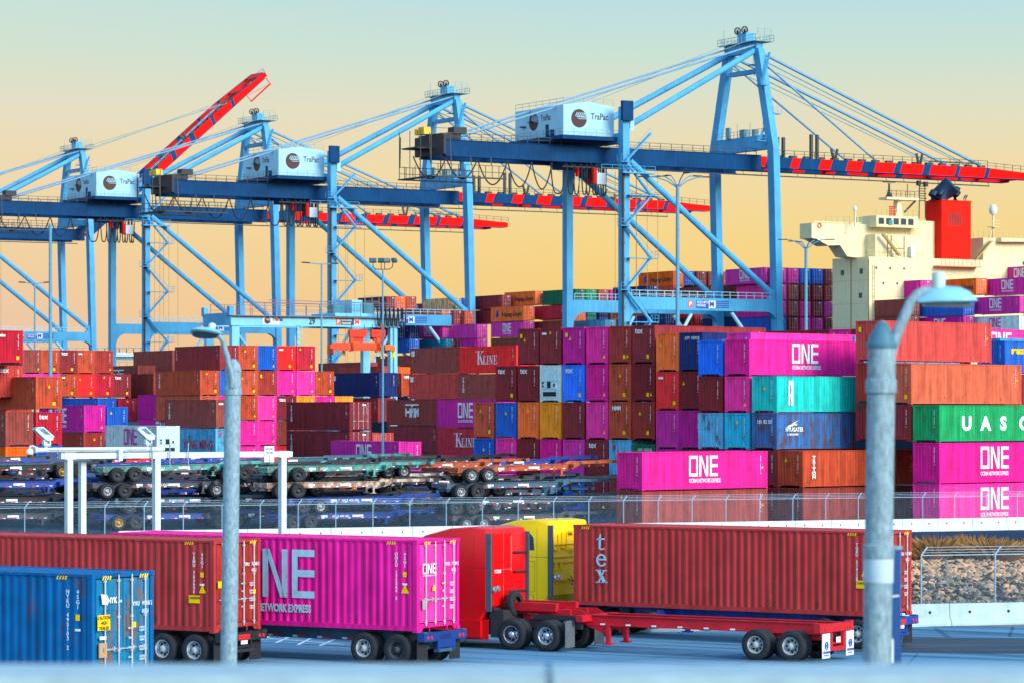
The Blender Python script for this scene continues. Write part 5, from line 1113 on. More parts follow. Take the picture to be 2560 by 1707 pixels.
for px in (372, 417, 463): b = MB(); b.tube([(gx(px), -.3, gz(1166)), (gx(px), -.3, gz(1106))], .035, 6); b.build('stand_rod', galv, gr)
sgn = MB(); x0, x1 = gx(656), gx(680); sgn.box(x0, x1, -.2, -.17, gz(1157), gz(1116)); so_ = sgn.build('lane_sign', mat('sign_white', (.8,.82,.82), .5, var=.02), gr)
text('NO SCALE\nTHIS LANE', .14, black_p, so_, ((x0+x1)/2, -.203, gz(1116)-.19), (math.pi/2, 0, 0), align='CENTER', bold=.004, sx=.62, line=1.35)
q = MB(); xm = (x0+x1)/2; q.box(xm-.012, xm+.012, -.206, -.202, gz(1152), gz(1139)); q.quad([(xm-.05,-.206,gz(1152)), (xm+.05,-.206,gz(1152)), (xm,-.206,gz(1156))]); q.build('arrow', black_p, so_)
# dome camera and two lane cameras with sun shields: each hangs from or stands on the gantry
def at_g(px, y, dy=0): return g1 + gd*gx(px) - gn*dy*0 + Vector((gn.x*dy, gn.y*dy, gz(y)))
c = empty('dome_camera', 'white dome camera hanging at the left end of the gantry pipe', 'camera', at_g(73, 1128, .05), 0)
b = MB(); b.lathe([(0,.2), (.1,.19), (.17,.08), (.18,-.02), (.16,-.08)], (0,0,0), 'z', 16); b.tube([(0,0,.18), (.02,0,.3), (.15,0,.33), (.3,0,.25)], .04, 6); b.build('housing', white_s, c, smooth=True)
b = MB(); b.lathe([(.14,-.08), (.12,-.16), (.06,-.21), (0,-.22)], (0,0,0), 'z', 16); b.build('dome', mat('smoked_dome', (.12,.1,.06), .15), c, smooth=True)
for px, lab in ((112, 'white lane camera on a short stalk, left one on the gantry'), (366, 'white lane camera on a short stalk, right one on the gantry')):
    c = empty('lane_camera', lab, 'camera', at_g(px+2, 1118, .05), math.atan2(gd.y, gd.x), 'lane cameras on the gantry')
    b = MB(); b.tube([(0,0,0), (0,0,.42)], .06, 8); b.box(-.13, .13, -.1, .1, .12, .22); b.build('stalk', white_s, c)
    b = MB(); b.prism([(-.66,.9), (-.6,1.0), (-.25,1.0), (.32,.56), (.3,.4), (.02,.36), (-.12,.44)], (0,-.16,0), (1,0,0), UP, (0,1,0), .32); b.build('housing', white_s, c)
    b = MB(); b.prism([(-.68,.99), (-.24,1.03), (.36,.56), (.3,.53), (-.26,.98)], (0,-.2,0), (1,0,0), UP, (0,1,0), .4); b.build('sun_shield', white_s, c)
    b = MB(); b.prism([(-.48,.93), (-.24,.94), (.14,.67), (-.12,.66)], (0,-.17,0), (1,0,0), UP, (0,1,0), .012); b.build('panel', mat('camera_panel', sl3(86,132,150), .35), c)
    b = MB(); b.box(-.16, -.1, -.1, .1, .1, .42); b.box(.14, .2, -.1, .1, .1, .45); b.box(-.16, .2, -.1, .1, .1, .16); b.build('yoke', white_s, c)
# ---------------------------------------------------------------- street lamps close to the camera
def street_lamp(label, base, r, ztop, lean, capz, arm, head, headrot, ringz, hs=(1,1,1)):
    o = empty('street_lamp', label, 'street lamp', base, 0, 'galvanised street lamps near the parapet'); o.rotation_euler = (0, lean, 0)
    b = MB(); b.lathe([(r*1.12, -1.0), (r*1.05, ztop*.55), (r, ztop)], (0,0,0), 'z', 28); b.build('pole', galv, o, smooth=True)
    b = MB(); b.lathe([(r, ztop), (r*1.12, ztop), (r*1.12, ztop+.03), (r*.98, ztop+.05), (r*.9, ztop+r*.8), (r*.35, ztop+r*1.75), (0, ztop+r*1.95)] if capz == 'cone' else [(r, ztop), (r*1.08, ztop), (r*1.08, ztop+.02), (r*.98, ztop+.03), (r*.85, ztop+r*.9), (r*.45, ztop+r*1.5), (0, ztop+r*1.6)], (0,0,0), 'z', 28); b.build('cap', mat('cap_steel', sl3(70,120,140), .5) if capz == 'cone' else galv, o, smooth=True)
    for z in ringz: b = MB(); b.lathe([(r, z-.06), (r*1.13, z-.05), (r*1.13, z+.05), (r, z+.06)], (0,0,0), 'z', 28); b.build('collar', galv, o, smooth=True)
    b = MB(); b.tube(arm[0], arm[1], 12, r2=arm[2]); b.build('arm', galv, o, smooth=True)
    hd = bpy.data.objects.new('lamp_head', None); C.objects.link(hd); hd.parent = o; hd.location = head; hd.rotation_euler = headrot; hd.empty_display_size = .1; hd.scale = hs
    b = MB(); st = [(0, .045, .035, .0), (.05, .07, .075, -.008), (.12, .1, .125, -.012), (.2, .115, .138, -.012), (.33, .115, .13, -.006), (.4, .1, .1, .006), (.45, .06, .05, .02), (.467, .01, .03, .025)]; K_ = 16
    for x, wy, zt_h, zb_h in st:
        zc_ = zb_h+.2*(zt_h-zb_h)
        for j in range(K_):
            t = 2*math.pi*j/K_; sn = math.sin(t); b.v.append((x, math.cos(t)*wy, zc_+(sn*(zt_h-zc_) if sn > 0 else sn*(zc_-zb_h))))
    for i in range(len(st)-1):
        for j in range(K_): b.f.append((i*K_+j, i*K_+(j+1) % K_, (i+1)*K_+(j+1) % K_, (i+1)*K_+j)); b.m.append(0)
    b.f.append(tuple(range(K_))); b.m.append(0); b.f.append(tuple((len(st)-1)*K_+j for j in reversed(range(K_)))); b.m.append(0)
    b.build('housing', mat('lamp_housing', sl3(130,196,215), .45, var=.08), hd, smooth=True)
    b = MB(); b.prism([(.05,-.05), (.2,-.095), (.36,-.1), (.43,-.05), (.43,.05), (.36,.1), (.2,.095), (.05,.05)], (0,0,-.022), (1,0,0), (0,1,0), (0,0,1), .02); b.build('lens', mat('lamp_lens', sl3(70,84,78), .2), hd)
    b = MB(); b.lathe([(.05, .12), (.055, .2), (.05, .235), (.03, .245), (0, .245)], (.165,0,0), 'z', 14); b.build('photocell', mat('photocell_pale', sl3(190,215,205), .5), hd, smooth=True)
    return o
# right lamp: pole about 24.6 m away, arm reaching to the right
s2 = 325; bp = G(2163, s2); r2 = .107; zt2 = H+(Y0-868)/s2
street_lamp('nearer galvanised street lamp on the right, its curved arm reaching over the ship', bp, r2, zt2, R(.87), 'cone',
  ([(.05, 0, 8.3), (.10, 0, 8.46), (.16, 0, 8.61), (.215, 0, 8.74), (.275, 0, 8.815), (.33, 0, 8.835), (.4, 0, 8.835)], .044, .038), (.265, 0, 8.74), (0, 0, 0), (H+(Y0-965)/s2, H+(Y0-1378)/s2))
o_ = [x for x in sc.objects if x.name.startswith('street_lamp')][0]
b = MB(); b.lathe([(r2*1.06, H+(Y0-1455)/s2), (r2*1.09, H+(Y0-1455)/s2+.01), (r2*1.09, H+(Y0-1366)/s2), (r2*1.05, H+(Y0-1366)/s2+.005)], (0,0,0), 'z', 28); b.build('wrap_band', mat('band_white', sl3(190,215,225), .5), o_, smooth=True)
# left lamp, further away, arm pointing left and towards the viewer
s1 = 176; bp = G(560, s1); r1 = .113; zt1 = H+(Y0-928)/s1
street_lamp('galvanised street lamp left of centre, its head hanging toward the left', bp, r1, zt1, R(.87), 'dome',
  ([(.01, -.11, 8.25), (-.02, -.12, 8.5), (-.09, -.14, 8.74), (-.14, -.17, 8.92), (-.2, -.2, 8.98)], .048, .036), (-.14, -.17, 8.98), (R(28), R(-3), R(180)), (zt1-.28,), hs=(1, 1, .7))
# pole banner beside the right lamp
pb = empty('pole_banner', 'dark blue banner seen edge-on beside the nearer lamp post', 'banner', G(2228, 322)+Vector((0,.15,0)), R(58))
b = MB(); b.box(0, .2, -.012, .012, H-(1665-Y0)/322, H-(1376-Y0)/322); b.build('cloth', mat('banner_blue', sl3(24,70,130), .6), pb)
b = MB(); b.box(-.08, .22, -.015, .015, H-(1376-Y0)/322, H-(1368-Y0)/322); b.build('bracket', galv, pb)
b = MB(); b.box(.02, .05, -.016, -.012, H-(1660-Y0)/322, H-(1600-Y0)/322); b.box(.03, .15, -.016, -.012, H-(1495-Y0)/322, H-(1491-Y0)/322); b.build('pale_marking', white_p, pb)
# parapet of the viewpoint
pm = mat('parapet_concrete', sl3(158,184,192), .85, var=.12, scale=6, bump=.2)
b = MB(); zt_ = H-(1658-Y0)/F*9.0; b.box(-2.6, .093, 8.6, 9.0, zt_-1.2, zt_); b.box(.11, 3.2, 8.6, 9.0, zt_-1.2, zt_); b.box(.09, .113, 8.62, 8.98, zt_-1.2, zt_-.012); tag(b.build('parapet_wall', pm), 'low blurred concrete parapet across the very bottom of the view', 'parapet')
b = MB(); b.lathe([(.012, 0), (.012, .028), (0, .034)], (0,0,0), 'z', 10); o = b.build('joint_pin', black); o.location = (.085, 8.62, zt_-.03); tag(o, 'small dark pin sticking up at the joint of the parapet', 'pin')
# ---------------------------------------------------------------- poles and masts in the yard
mast_m = mat('mast_steel', sl3(90,150,178), .5, var=.1)
def mast(label, px, s, ytop, r0, r1_, arms, base='lighting_mast', rz=0):
    p = G(px, s); o = empty(base, label, 'light mast', p, 0); zt = H+(Y0-ytop)/s
    b = MB(); b.tube([(0,0,0), (0,0,zt)], r0, 12, r2=r1_); b.build('pole', mast_m, o, smooth=True)
    for kind, dx, dz, dy in arms:
        b = MB()
        if kind == 'curve':
            b.tube([(0,0,zt-.4), (dx*.35, dy*.35, zt+dz*.45), (dx*.75, dy*.75, zt+dz*.95), (dx, dy, zt+dz)], .07, 6); b.build('arm', mast_m, o, smooth=True)
            b = MB(); d = Vector((dx, dy, 0)).normalized(); b.beam(Vector((dx,dy,zt+dz))-d*.1, Vector((dx,dy,zt+dz))+d*1.2, .5, .12); b.build('lamp_head', steel_dark, o)
        elif kind == 'flat':
            b.beam((0,0,zt-.1), (dx, dy, zt+dz), .12, .12); b.build('arm', mast_m, o); b = MB(); b.beam((dx*.75,dy*.75,zt+dz*.75), (dx*1.25,dy*1.25,zt+dz*1.25), .5, .14); b.build('lamp_head', steel_dark, o)
    return o
mast('tall lighting mast with curved arms standing before the tall crane', 1694, 22, 462, .28, .2, [('curve', -3.3, .9, 0), ('curve', 3.0, .9, .5), ('curve', -1.9, 1.1, 2), ('curve', 1.9, 1.1, 1.5), ('curve', -.9, 1.2, 2), ('curve', .8, 1.2, -1.5)])
mast('lighting mast with flat wide arms left of the ship bridge', 2015, 17, 618, .3, .22, [('curve', -2.9, 1.1, 0), ('curve', 3.0, 1.1, 0), ('curve', -1.5, 1.0, 2), ('curve', 1.5, 1.0, 2), ('curve', -.6, .9, 2), ('curve', .6, .9, -2)])
mast('thin mast with two flat lamps far left', 87, 20, 708, .14, .1, [('flat', -1.6, .1, 0), ('flat', 1.6, .1, 0)])
mast('thin mast with two flat lamps beside the stairs of the second crane', 804, 21, 659, .14, .1, [('flat', -1.9, .1, 0), ('flat', 1.6, .0, 0)])
mast('dark mast rising at the feet of the leftmost crane', 126, 24, 560, .2, .16, [])
fl = empty('floodlight_pole', 'slim pole with four floodlights on a curved bracket near the yard crane', 'light mast', G(957, 30))
zt = H+(Y0-674)/30; b = MB(); b.tube([(0,0,0), (0,0,zt)], .11, 10, r2=.07); b.build('pole', mast_m, fl, smooth=True)
b = MB(); b.box(-.115, .115, -.115, .115, zt-6.0, zt-4.6); b.build('faded_red_band', mat('faded_red', sl3(150,92,100), .6), fl)
b = MB(); b.tube([(-.82,0,zt+.55), (-.8,0,zt+.2), (-.6,0,zt+.02), (0,0,zt), (.6,0,zt+.02), (.8,0,zt+.2), (.85,0,zt+.55)], .035, 6); b.tube([(-.13,0,zt), (-.13,0,zt+.65)], .03, 6); b.tube([(.15,0,zt), (.15,0,zt+.65)], .03, 6); b.build('bracket', steel_dark, fl)
for x, rzz in ((-.83, 8), (-.1, -6), (.3, 25), (.95, 60)):
    b = MB(); b.box(-.3, .3, -.1, .1, -.18, .18); b.box(-.26, .26, -.13, -.1, -.14, .14); f = b.build('floodlight', mat('floodlight_dark', sl3(50,84,92), .4), fl); f.location = (x, 0, zt+.75); f.rotation_euler = (R(-20), 0, R(rzz))
# traffic cone in the yard beyond the fence
cn = empty('traffic_cone', 'small orange and white traffic cone standing in the yard', 'cone', G(1412, 33.5))
b = MB(); b.lathe([(.16,.03), (.05,.7), (0,.7)], (0,0,0), 'z', 12); b.box(-.2,.2,-.2,.2,0,.03); b.build('body', mat('cone_orange', sl3(240,90,50), .6), cn); b = MB(); b.lathe([(.125,.25), (.1,.4)], (0,0,0), 'z', 12); b.build('stripe', white_p, cn)
# ---------------------------------------------------------------- rubber-tyred yard crane number 29
yc = empty('yard_crane', 'pale blue rubber-tyred yard crane numbered 29 holding an orange spreader', 'yard crane', G(585, 20.4), R(31))
Ls = 23.0; zg0, zg1 = H+(Y0-815)/20.2, H+(Y0-790.5)/20.2; SP = 7.2; ybl = mat('yard_crane_paint', sl3(120,196,224), .45, var=.08, scale=.5, streak=.06)
for y in (0, SP):
    b = MB(); b.box(-.6, Ls, y-.4, y+.4, zg0, zg1); b.box(-.6, Ls, y-.55, y+.55, zg0-.04, zg0+.0); b.build('girder', ybl, yc)
    for x in (0, Ls-.9): b = MB(); b.box(x-.45, x+.55, y-.4, y+.4, 1.2, zg0-.05); b.build('leg', ybl, yc)
    b = MB(); railing(b, (0, y-.6, zg1), (Ls, y-.6, zg1), h=1.5, step=1.9, r=.06); b.beam((4.5, y-.6, zg1+1.9), (Ls, y-.6, zg1+1.75), .08, .08)
    b.box(-.6, Ls, y-.9, y-.4, zg1-.12, zg1-.03); b.build('railing', mat('railing_mauve', sl3(110,90,120), .5), yc)
b = MB(); b.box(-.8, -.3, .4, SP-.4, zg0, zg1+.3); b.box(-.8, -.2, -.4, .4, zg1, zg1+1.1); b.box(-.8, -.2, SP-.4, SP+.4, zg1, zg1+1.1); b.box(Ls-.2, Ls+.3, .4, SP-.4, zg0+.4, zg1); b.box(-.6, .6, -.4, SP+.4, .6, 1.3); b.box(Ls-1.5, Ls, -.4, SP+.4, .6, 1.3); b.build('end_beam', cran_b, yc)
for x in (0, Ls-.8):
    for y in (-.8, SP+.8): b = MB(); b.lathe([(0,-.25), (.7,-.25), (.7,.25), (0,.25)], (x, y, .7), 'y', 18); b.build('wheel', tyre_m, yc)
b = MB(); b.box(16.9, 18.4, 1, 5, zg1+.3, zg1+2.2); b.box(14.2, 20.5, .4, SP-.4, zg1+.1, zg1+.5); b.build('trolley', ybl, yc)
b = MB(); b.box(14.6, 16, 1.5, 3, zg1+.5, zg1+1.5); b.box(18.9, 20.2, 1.5, 5, zg1+.5, zg1+1.9); railing(b, (14.2, .4, zg1+.5), (20.5, .4, zg1+.5), h=1.3, step=.9, r=.06); railing(b, (18.5, .5, zg1+1.4), (20.5, .5, zg1+1.4), h=1.3, step=.7, r=.06); b.build('trolley_machinery', mat('machinery_teal', sl3(60,140,150), .5), yc)
b = MB()
for i in range(7):
    x = 19.5+i*.6; pts = []
    for k in range(11): t = k/10; pts.append((x+.5*t, -.9, zg1+1.2-2.3*(1-abs(2*t-1)**3)))
    b.tube(pts, .1, 6, cap=False)
b.build('festoon_cable', black, yc)
q = MB(); q.box(3.7, 6.0, -.44, -.41, zg0+.1, zg1-.1); qq = q.build('name_panel', mat('panel_cream', sl3(215,205,215), .5), yc); logo(qq, (4.35, -.44, (zg0+zg1)/2), (1,0,0), (0,-1,0), .42, k=.42)
text('29', 1.15, mat('number_dark', sl3(40,44,30), .5), yc, (10.1, -.42, zg0+.22), (math.pi/2, 0, 0), bold=.04, sx=.75)
q = MB(); q.box(13.9, 14.55, -.44, -.41, zg0+.2, zg1-.2); qq = q.build('logo_panel', mat('logo_orange', (.8,.15,.05), .5), yc); text('P', .65, white_p, qq, (14.05, -.445, zg0+.38), (math.pi/2, 0, 0), bold=.02)
q = MB(); q.box(14.6, 16.4, -.44, -.41, zg0+.2, zg1-.2); qq = q.build('sign_panel', mat('sign_navy', sl3(14,60,90), .5), yc); text('PACECO-MITSUI\nTRANSTAINER', .36, white_p, qq, (14.68, -.445, zg0+.68), (math.pi/2, 0, 0), sx=.56, bold=.006, line=1.1)
q = MB(); q.box(16.45, 17.3, -.44, -.41, zg0+.2, zg1-.2); qq = q.build('logo_panel', white_p, yc); text('M', .85, mat('logo_red', (.7,.05,.05), .5), qq, (16.52, -.445, zg0+.3), (math.pi/2, 0, 0), bold=.04)
text('SWL\n40 LT', .3, mat('letter_yellow', (.7,.6,.1), .5), yc, (19.6, -.42, zg0+.6), (math.pi/2, 0, 0))
b = MB()
for x in (8.5, 22.2): b.beam((x, -.5, zg0-.2), (x, -.5, 8.5), .3, .3)
for i in range(18): b.box(8.4, 9.0, -.75, -.7, 8.5+i*.6, 8.55+i*.6)
b.beam((9.0, -.75, 8), (9.0, -.75, zg0), .05, .05); b.build('ladder', ybl, yc)
b = MB(); b.beam((Ls-.2, -.2, 11.5), (Ls+5, -.2, 6.5), .4, .4); b.build('cable_chute', ybl, yc)
# spreader: a thing of its own hanging from the yard crane
sp = empty('container_spreader', 'orange container spreader with yellow corner guides hanging from the yard crane', 'spreader', G(822, 20.6), R(14))
zs = H+(Y0-884)/20; om = mat('spreader_orange', sl3(225,70,20), .5, var=.15, rust=.25); oy = mat('guide_yellow', sl3(232,214,20), .5)
b = MB(); b.box(.3, 6.4, -.5, .5, zs+.2, zs+1.15); b.box(0, .5, -1.1, 1.1, zs-.2, zs+.9); b.box(5.8, 6.3, -.5, .5, zs, zs+1.8); b.box(2.6, 3.0, -.5, .5, zs+.1, zs+1.9); b.build('main_beam', om, sp)
b = MB(); b.box(2.5, 4.6, -.6, .6, zs+1.8, zs+2.7); b.box(5.2, 6.9, -.6, .6, zs+1.8, zs+2.7); b.box(3.0, 4.2, -.4, .4, zs+1.2, zs+1.8); b.box(5.5, 6.4, -.4, .4, zs+1.3, zs+1.8); b.build('head_block', mat('spreader_red', sl3(232,48,16), .5, rust=.2), sp)
b = MB(); b.box(5.9, 8.2, -.3, .3, zs+.15, zs+.75); b.box(6.8, 7.8, -1, 1, zs+.25, zs+.9); b.build('end_beam', mat('spreader_light_orange', sl3(240,110,20), .5), sp)
for x, y in ((6.5, -.6), (8.0, .2), (.1, -1.0), (1.9, .6)): b = MB(); b.box(x-.1, x+.2, y-.1, y+.1, zs-.75 if x > 2 else zs-.35, zs+.7 if x > 2 else zs+.4); b.box(x-.2, x+.3, y-.1, y+.1, zs-.75 if x > 2 else zs-.35, zs-.55 if x > 2 else zs-.2); b.build('corner_guide', oy if x > 1 else steel_dark, sp)
b = MB()
for x in (2.8, 4.4, 5.4, 6.7): b.tube([(x, 0, zs+2.6), (x, 0, zg0)], .04, 5)
b.build('hoist_rope', steel_dark, sp)
# ---------------------------------------------------------------- the container ship: bridge, funnel, hull
SA, SB = axes(31); cream = mat('ship_cream_paint', sl3(232,216,170), .5, var=.07, scale=.12, streak=.12, rust=.2, rustc=(.45,.26,.1)); blu_g = mat('window_dark', (.04,.06,.07), .2)
sO = G(2172, 14.6)       # near corner of the accommodation block: x along the beam of the ship (right, away), y along its length
ship = empty('container_ship', 'cream container ship with red funnel and raised bridge behind the stacks', 'ship', sO, R(31))
Z = lambda y, s=14.4: H+(Y0-y)/s
def sx(px, s=14.4): return (px-2172)/(14.4*(.857-.111*.515))
def sy(px): return -(px-2172)/(14.4*(.515+.111*.857))
b = MB(); z1 = Z(647); b.box(0, 34, 0, sy(2081), 14, z1); b.build('accommodation_block', cream, ship)
b = MB(); yb = sy(2128)-.0
# bridge wing: outline in x-z, swept along the ship's length
zt = Z(563); ze = Z(597, 14.6); xw = -9.6
wing = [(xw, zt-.2), (xw, ze), (xw+1, ze-.1), (xw+3.5, ze-1.2), (xw+6.0, z1+2.0), (xw+7.6, z1+.1), (0, z1-.05), (13, z1-.05), (13, zt)]
ym = sy(2128); b.prism(wing, (0, ym-1.6, 0), (1,0,0), UP, (0,1,0), 3.4); b.build('bridge_wing', cream, ship)
b = MB(); b.box(xw+.5, 1, ym-1.62, ym-1.55, zt-.05, zt+.15); b.box(2.4, 11.5, 1.0, 6, zt-.6, zt+1.35); b.build('wheelhouse', cream, ship)
b = MB()
for i in range(5): b.box(2.9+i*1.6, 4.0+i*1.6, .93, .99, zt-.1, zt+.95)
b.build('wheelhouse_window', blu_g, ship)
b = MB(); b.lathe([(3.9, z1), (3.9, Z(552)), (0, Z(552))], (14.2, 5.5, 0), 'z', 28); b.build('engine_casing', cream, ship, smooth=True)
b = MB(); b.box(2.0, 14, .8, 8, z1+.0, Z(590)); b.build('upper_deckhouse', cream, ship)
b = MB()
for px, y in ((2106, 683), (2153, 682), (2151, 742)):
    yy = sy(px); zz = Z(y); b.box(-.03, .0, yy-.5, yy+.4, zz-.45, zz+.45)
b.build('window', blu_g, ship)
rs = mat('rust_stain_paint', sl3(150,100,50), .8, var=.3, scale=1)
b = MB(); b.box(-.02, .0, sy(2128)-.12, sy(2128)+.12, 16, z1); b.box(-.03, .03, -.05, .1, 16, z1-.5); b.build('rust_streaked_pipe', rs, ship)
fr = mat('funnel_red', (.88,.012,.004), .55, var=.1, scale=.3, streak=.12, rust=.1, spec=.1); fx0, fx1 = sx(2356), sx(2431); fz0, fz1 = Z(648), Z(500); fy0 = 0.2; fy1 = fy0+4.4
b = MB(); b.box(fx0, fx1, fy0, fy1, fz0-.4, fz1); b.box(fx0-.12, fx1+.12, fy0-.12, fy1+.12, fz1-.1, fz1+.05); fun = b.build('funnel', fr, ship)
b = MB(); zc = Z(547)
for i in range(8): b.box(fx0+1.6+i*.36, fx0+1.78+i*.36, fy0-.03, fy0-.001, zc-1.05, zc+1.05)
b.build('louvre', steel_dark, fun)
sd_ = mat('exhaust_navy', sl3(14,40,70), .55, var=.3, scale=1)
b = MB(); b.tube([(fx0+1.2, 2.4, fz1), (fx0+1.6, 2.4, fz1+1.2), (fx0+2.5, 2.0, fz1+2.0), (fx0+3.2, 1.2, fz1+2.9)], 1.5, 18, r2=1.75); b.build('exhaust_pipe', sd_, fun, smooth=True)
for dx, dy, h_, r_ in ((4.2, 1.8, 1.8, .7), (5.0, 2.6, 2.5, .5), (-.4, 2.2, 1.4, .8), (.2, 1.0, 1.6, .5)): b = MB(); b.tube([(fx0+dx, dy, fz1), (fx0+dx, dy, fz1+h_*.6), (fx0+dx+.5, dy, fz1+h_)], r_, 12, r2=r_*1.1); b.build('exhaust_pipe', sd_, fun, smooth=True)
for dx in (5.6, 6.0): b = MB(); b.tube([(fx0+dx, 1, fz1), (fx0+dx, 1, fz1+.6), (fx0+dx+.4, 1, fz1+1.1)], .12, 6); b.build('exhaust_pipe', sd_, fun)
# radar mast
mx_ = sx(2285); mz = Z(552)
b = MB(); b.prism([(mx_-.9, mz), (mx_+.9, mz), (mx_+.15, Z(498)), (mx_-.4, Z(498))], (0, 4, 0), (1,0,0), UP, (0,1,0), 1.2); b.box(mx_-3.4, mx_+3.6, 3.2, 5.6, Z(500), Z(494)); b.build('radar_mast', cream, ship)
b = MB(); rx = mx_-2.2; zz = Z(494); b.lathe([(.7,0), (.2,.9), (.15,2.3), (.3,2.4)], (rx, 4.2, zz), 'z', 10); b.box(rx-1.3, rx+1.3, 4.05, 4.35, zz+2.55, zz+2.85); railing(b, (mx_-3.4, 3.2, zz), (mx_+3.6, 3.2, zz), r=.07, step=.9); b.build('radar', steel_dark, ship)
b = MB(); ax_ = sx(2337)
for dx in (-.7, .7): b.beam((ax_+dx, 3.5, Z(545)), (ax_+dx*.8, 3.5, Z(452)), .12, .12)
for i in range(8): b.beam((ax_-.8, 3.5, Z(500)+i*.42), (ax_+.9*(1 if i % 2 else .6), 3.5, Z(500)+i*.42), .14, .14)
b.box(ax_-1.1, ax_-.5, 3.2, 3.8, Z(462), Z(450)); b.box(ax_+.4, ax_+1.1, 3.2, 3.8, Z(464), Z(452)); b.beam((mx_+1, 4, Z(530)), (mx_+3.4, 4, Z(500)), .25, .25); b.beam((sx(2295), 3, Z(494)), (sx(2295), 3, Z(460)), .1, .1); b.build('antenna_mast', steel_dark, ship)
b = MB()
for i in range(6): b.beam((sx(2235), 1.2, Z(548)+i*.38), (sx(2246), 1.2, Z(548)+i*.38), .12, .12)
for px in (2235, 2240, 2246): b.beam((sx(px), 1.2, Z(550)), (sx(px), 1.2, Z(519)), .14, .14)
b.build('signal_lattice', cran_r, ship)
for px, y, r_ in ((2151, 530, .35), (2501, 520, .72)):
    x = sx(px); b = MB(); yy = 1.5; b.lathe([(0, r_*1.6), (r_*.6, r_*1.4), (r_, r_*.6), (r_, -r_*.2), (r_*.7, -r_*.9), (0, -r_*.9)], (x, yy, Z(y)), 'z', 14); b.build('satellite_dome', white_s, ship, smooth=True)
    b = MB(); b.beam((x, yy, Z(y)-r_), (x, yy, Z(y)-(3.0 if r_ < .5 else 7)), .25, .25)
    if r_ > .5: b.beam((x-1.6, yy, Z(y)-7), (x-.2, yy, Z(y)-3), .15, .15); b.box(x-.8, x+.8, yy-.8, yy+.8, Z(y)-2.9, Z(y)-2.8); railing(b, (x-.8, yy-.8, Z(y)-2.8), (x+.8, yy-.8, Z(y)-2.8), step=.8, r=.05)
    b.build('dome_mast', cream, ship)
b = MB()
for p, q in (((xw+3.0, ym-1.65, zt), (1, ym-1.65, zt)), ((2.4, 1, zt+1.35), (11.5, 1, zt+1.35)), ((0, .2, z1), (12, .2, z1)), ((fx1+.5, .2, Z(590)), (fx1+13, .2, Z(590)))): railing(b, p, q, r=.06, step=1.1)
b.build('railing', mat('ship_railing', sl3(190,180,120), .6), ship)
b = MB(); railing(b, (fx0-1.5, -1.6, z1-1.2), (fx1+.5, -1.6, z1-1.2), r=.08, step=.9); b.box(fx0-2, fx1+1, -1.8, 0, z1-1.4, z1-1.25); b.build('funnel_railing', mat('ship_railing_pink', sl3(232,150,110), .6), ship)
def stair(x0, z0, x1, z1_, y):
    b = MB(); b.beam((x0, y, z0), (x1, y, z1_), .08, .28); b.beam((x0, y-.6, z0), (x1, y-.6, z1_), .08, .28)
    for k in range(14): t = (k+.5)/14; b.box(x0+(x1-x0)*t-.16, x0+(x1-x0)*t+.16, y-.6, y, z0+(z1_-z0)*t-.04, z0+(z1_-z0)*t+.02)
    b.beam((x0, y-.6, z0+1), (x1, y-.6, z1_+1), .06, .06); b.build('stair', mat('ship_stair', sl3(170,150,90), .6), ship)
stair(sx(2203), Z(590), sx(2245), Z(643), -.1); stair(sx(2478), Z(598), sx(2438), Z(645), -.1)
b = MB(); b.box(fx1+3, fx1+18, .5, 7, z1, Z(590)); b.prism([(fx1+6, Z(590)), (fx1+14, Z(590)), (fx1+14, Z(597)), (fx1+6, Z(600))], (0,-.8,0), (1,0,0), UP, (0,1,0), 1.3)
b.prism([(fx1+4, z1), (fx1+20, z1), (fx1+22, Z(610)), (fx1+22, Z(594)), (fx1+9, Z(594))], (0, 7, 0), (1,0,0), UP, (0,1,0), 3.4); b.build('far_bridge_wing', cream, ship)
b = MB(); b.box(sx(2277), sx(2287), -.06, .7, Z(645), Z(619)); b.build('door', white_s, ship)
b = MB(); b.lathe([(.3,-.06), (.42,-.06), (.42,.06), (.3,.06)], (xw+1.6, ym-1.7, zt-.6), 'y', 14); b.build('life_ring', cran_r, ship)
b = MB(); b.box(5.0, 5.8, .85, .95, zt-.2, zt+.6); b.box(-1.2, -1.0, 2, 2.2, zt, zt+1); b.build('deck_gear', mat('deck_teal', sl3(20,150,150), .5), ship)
# hull and hatch deck, hidden low behind the yard
b = MB(); b.prism([(-1, 1), (34, 1), (36, 12), (-3, 12)], (0, -70, 0), (1,0,0), UP, (0,1,0), 260); b.build('hull', mat('hull_navy', sl3(20,34,60), .5), ship)
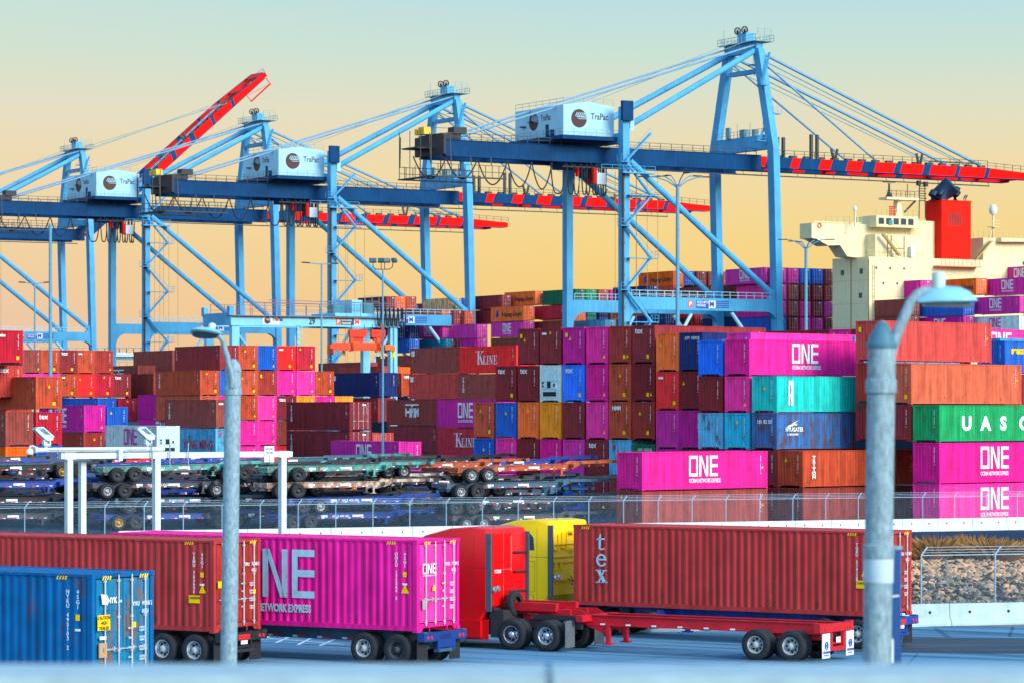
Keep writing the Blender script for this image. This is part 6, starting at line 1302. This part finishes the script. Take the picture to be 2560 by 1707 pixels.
# lashing bridges: dark frames between the bays are skipped where containers hide them
# distant yard structures at the left
for x, s, w_, h_, z, lab, k in ((100, 9, 30, 2.2, 22.5, 'far pale blue pipe bridge behind the left stacks', 0), (262, 9, 11, 1.6, 23.0, 'second far pipe rack left of the crane stairs', 1), (262, 9.2, 11, 2.0, 18.5, 'third far pipe rack, lower, left of the crane stairs', 2)):
    o = empty('pipe_rack', lab, 'pipe rack', G(x, s), 0)
    b = MB(); b.box(0, w_, 0, 4, z, z+.5); b.box(0, w_, 0, 4, z+h_*.6, z+h_*.75)
    for i in range(int(w_/2)): b.beam((i*2, 0, z), (i*2, 0, z+h_+1), .18, .18)
    b.beam((0,0,z+h_+1), (w_,0,z+h_+1), .12, .12)
    for xx in (1, w_-1): b.box(xx-.4, xx+.4, 1, 2, 0, z)
    b.build('frame', rail_m, o)
    b = MB(); b.tube([(0, -.3, z+1.0), (w_, -.3, z+1.0)], .3, 8); b.box(w_*.35, w_*.55, -.4, -.2, z+.6, z+1.5); b.build('pipe', white_s, o)
# plate seams, portholes and ladders on the superstructure
b = MB(); L_ = sy(2081)
for z in (18.5, 22.5, 26.5, 30.5): b.box(-.012, 0, 0, L_, z, z+.05); b.box(0, 34, -.012, 0, z+1.2, z+1.25)
b.build('plate_seam', mat('seam_ochre', sl3(176,160,118), .7), ship)
for i in range(5):
    b = MB(); b.lathe([(0,-.02), (.22,-.02), (.22,.02)], (1.6+i*1.5, 0, z1-1.9-(i % 2)*2.6), 'y', 10); b.build('porthole', blu_g, ship)
b = MB()
for i in range(26): b.box(.8, 1.2, -.06, -.02, 16.5+i*.65, 16.58+i*.65)
b.beam((.8,-.06,16), (.8,-.06,33), .05, .05); b.beam((1.2,-.06,16), (1.2,-.06,33), .05, .05); b.build('ladder', _M['seam_ochre'], ship)
b = MB()
for x in (4.6, 5.4, 8.2): b.beam((x, .7, z1), (x, .7, Z(592)), .08, .08)
b.beam((4.6, .7, z1+1.6), (8.2, .7, z1+1.6), .07, .07); b.build('vent_pipe', rs, ship)
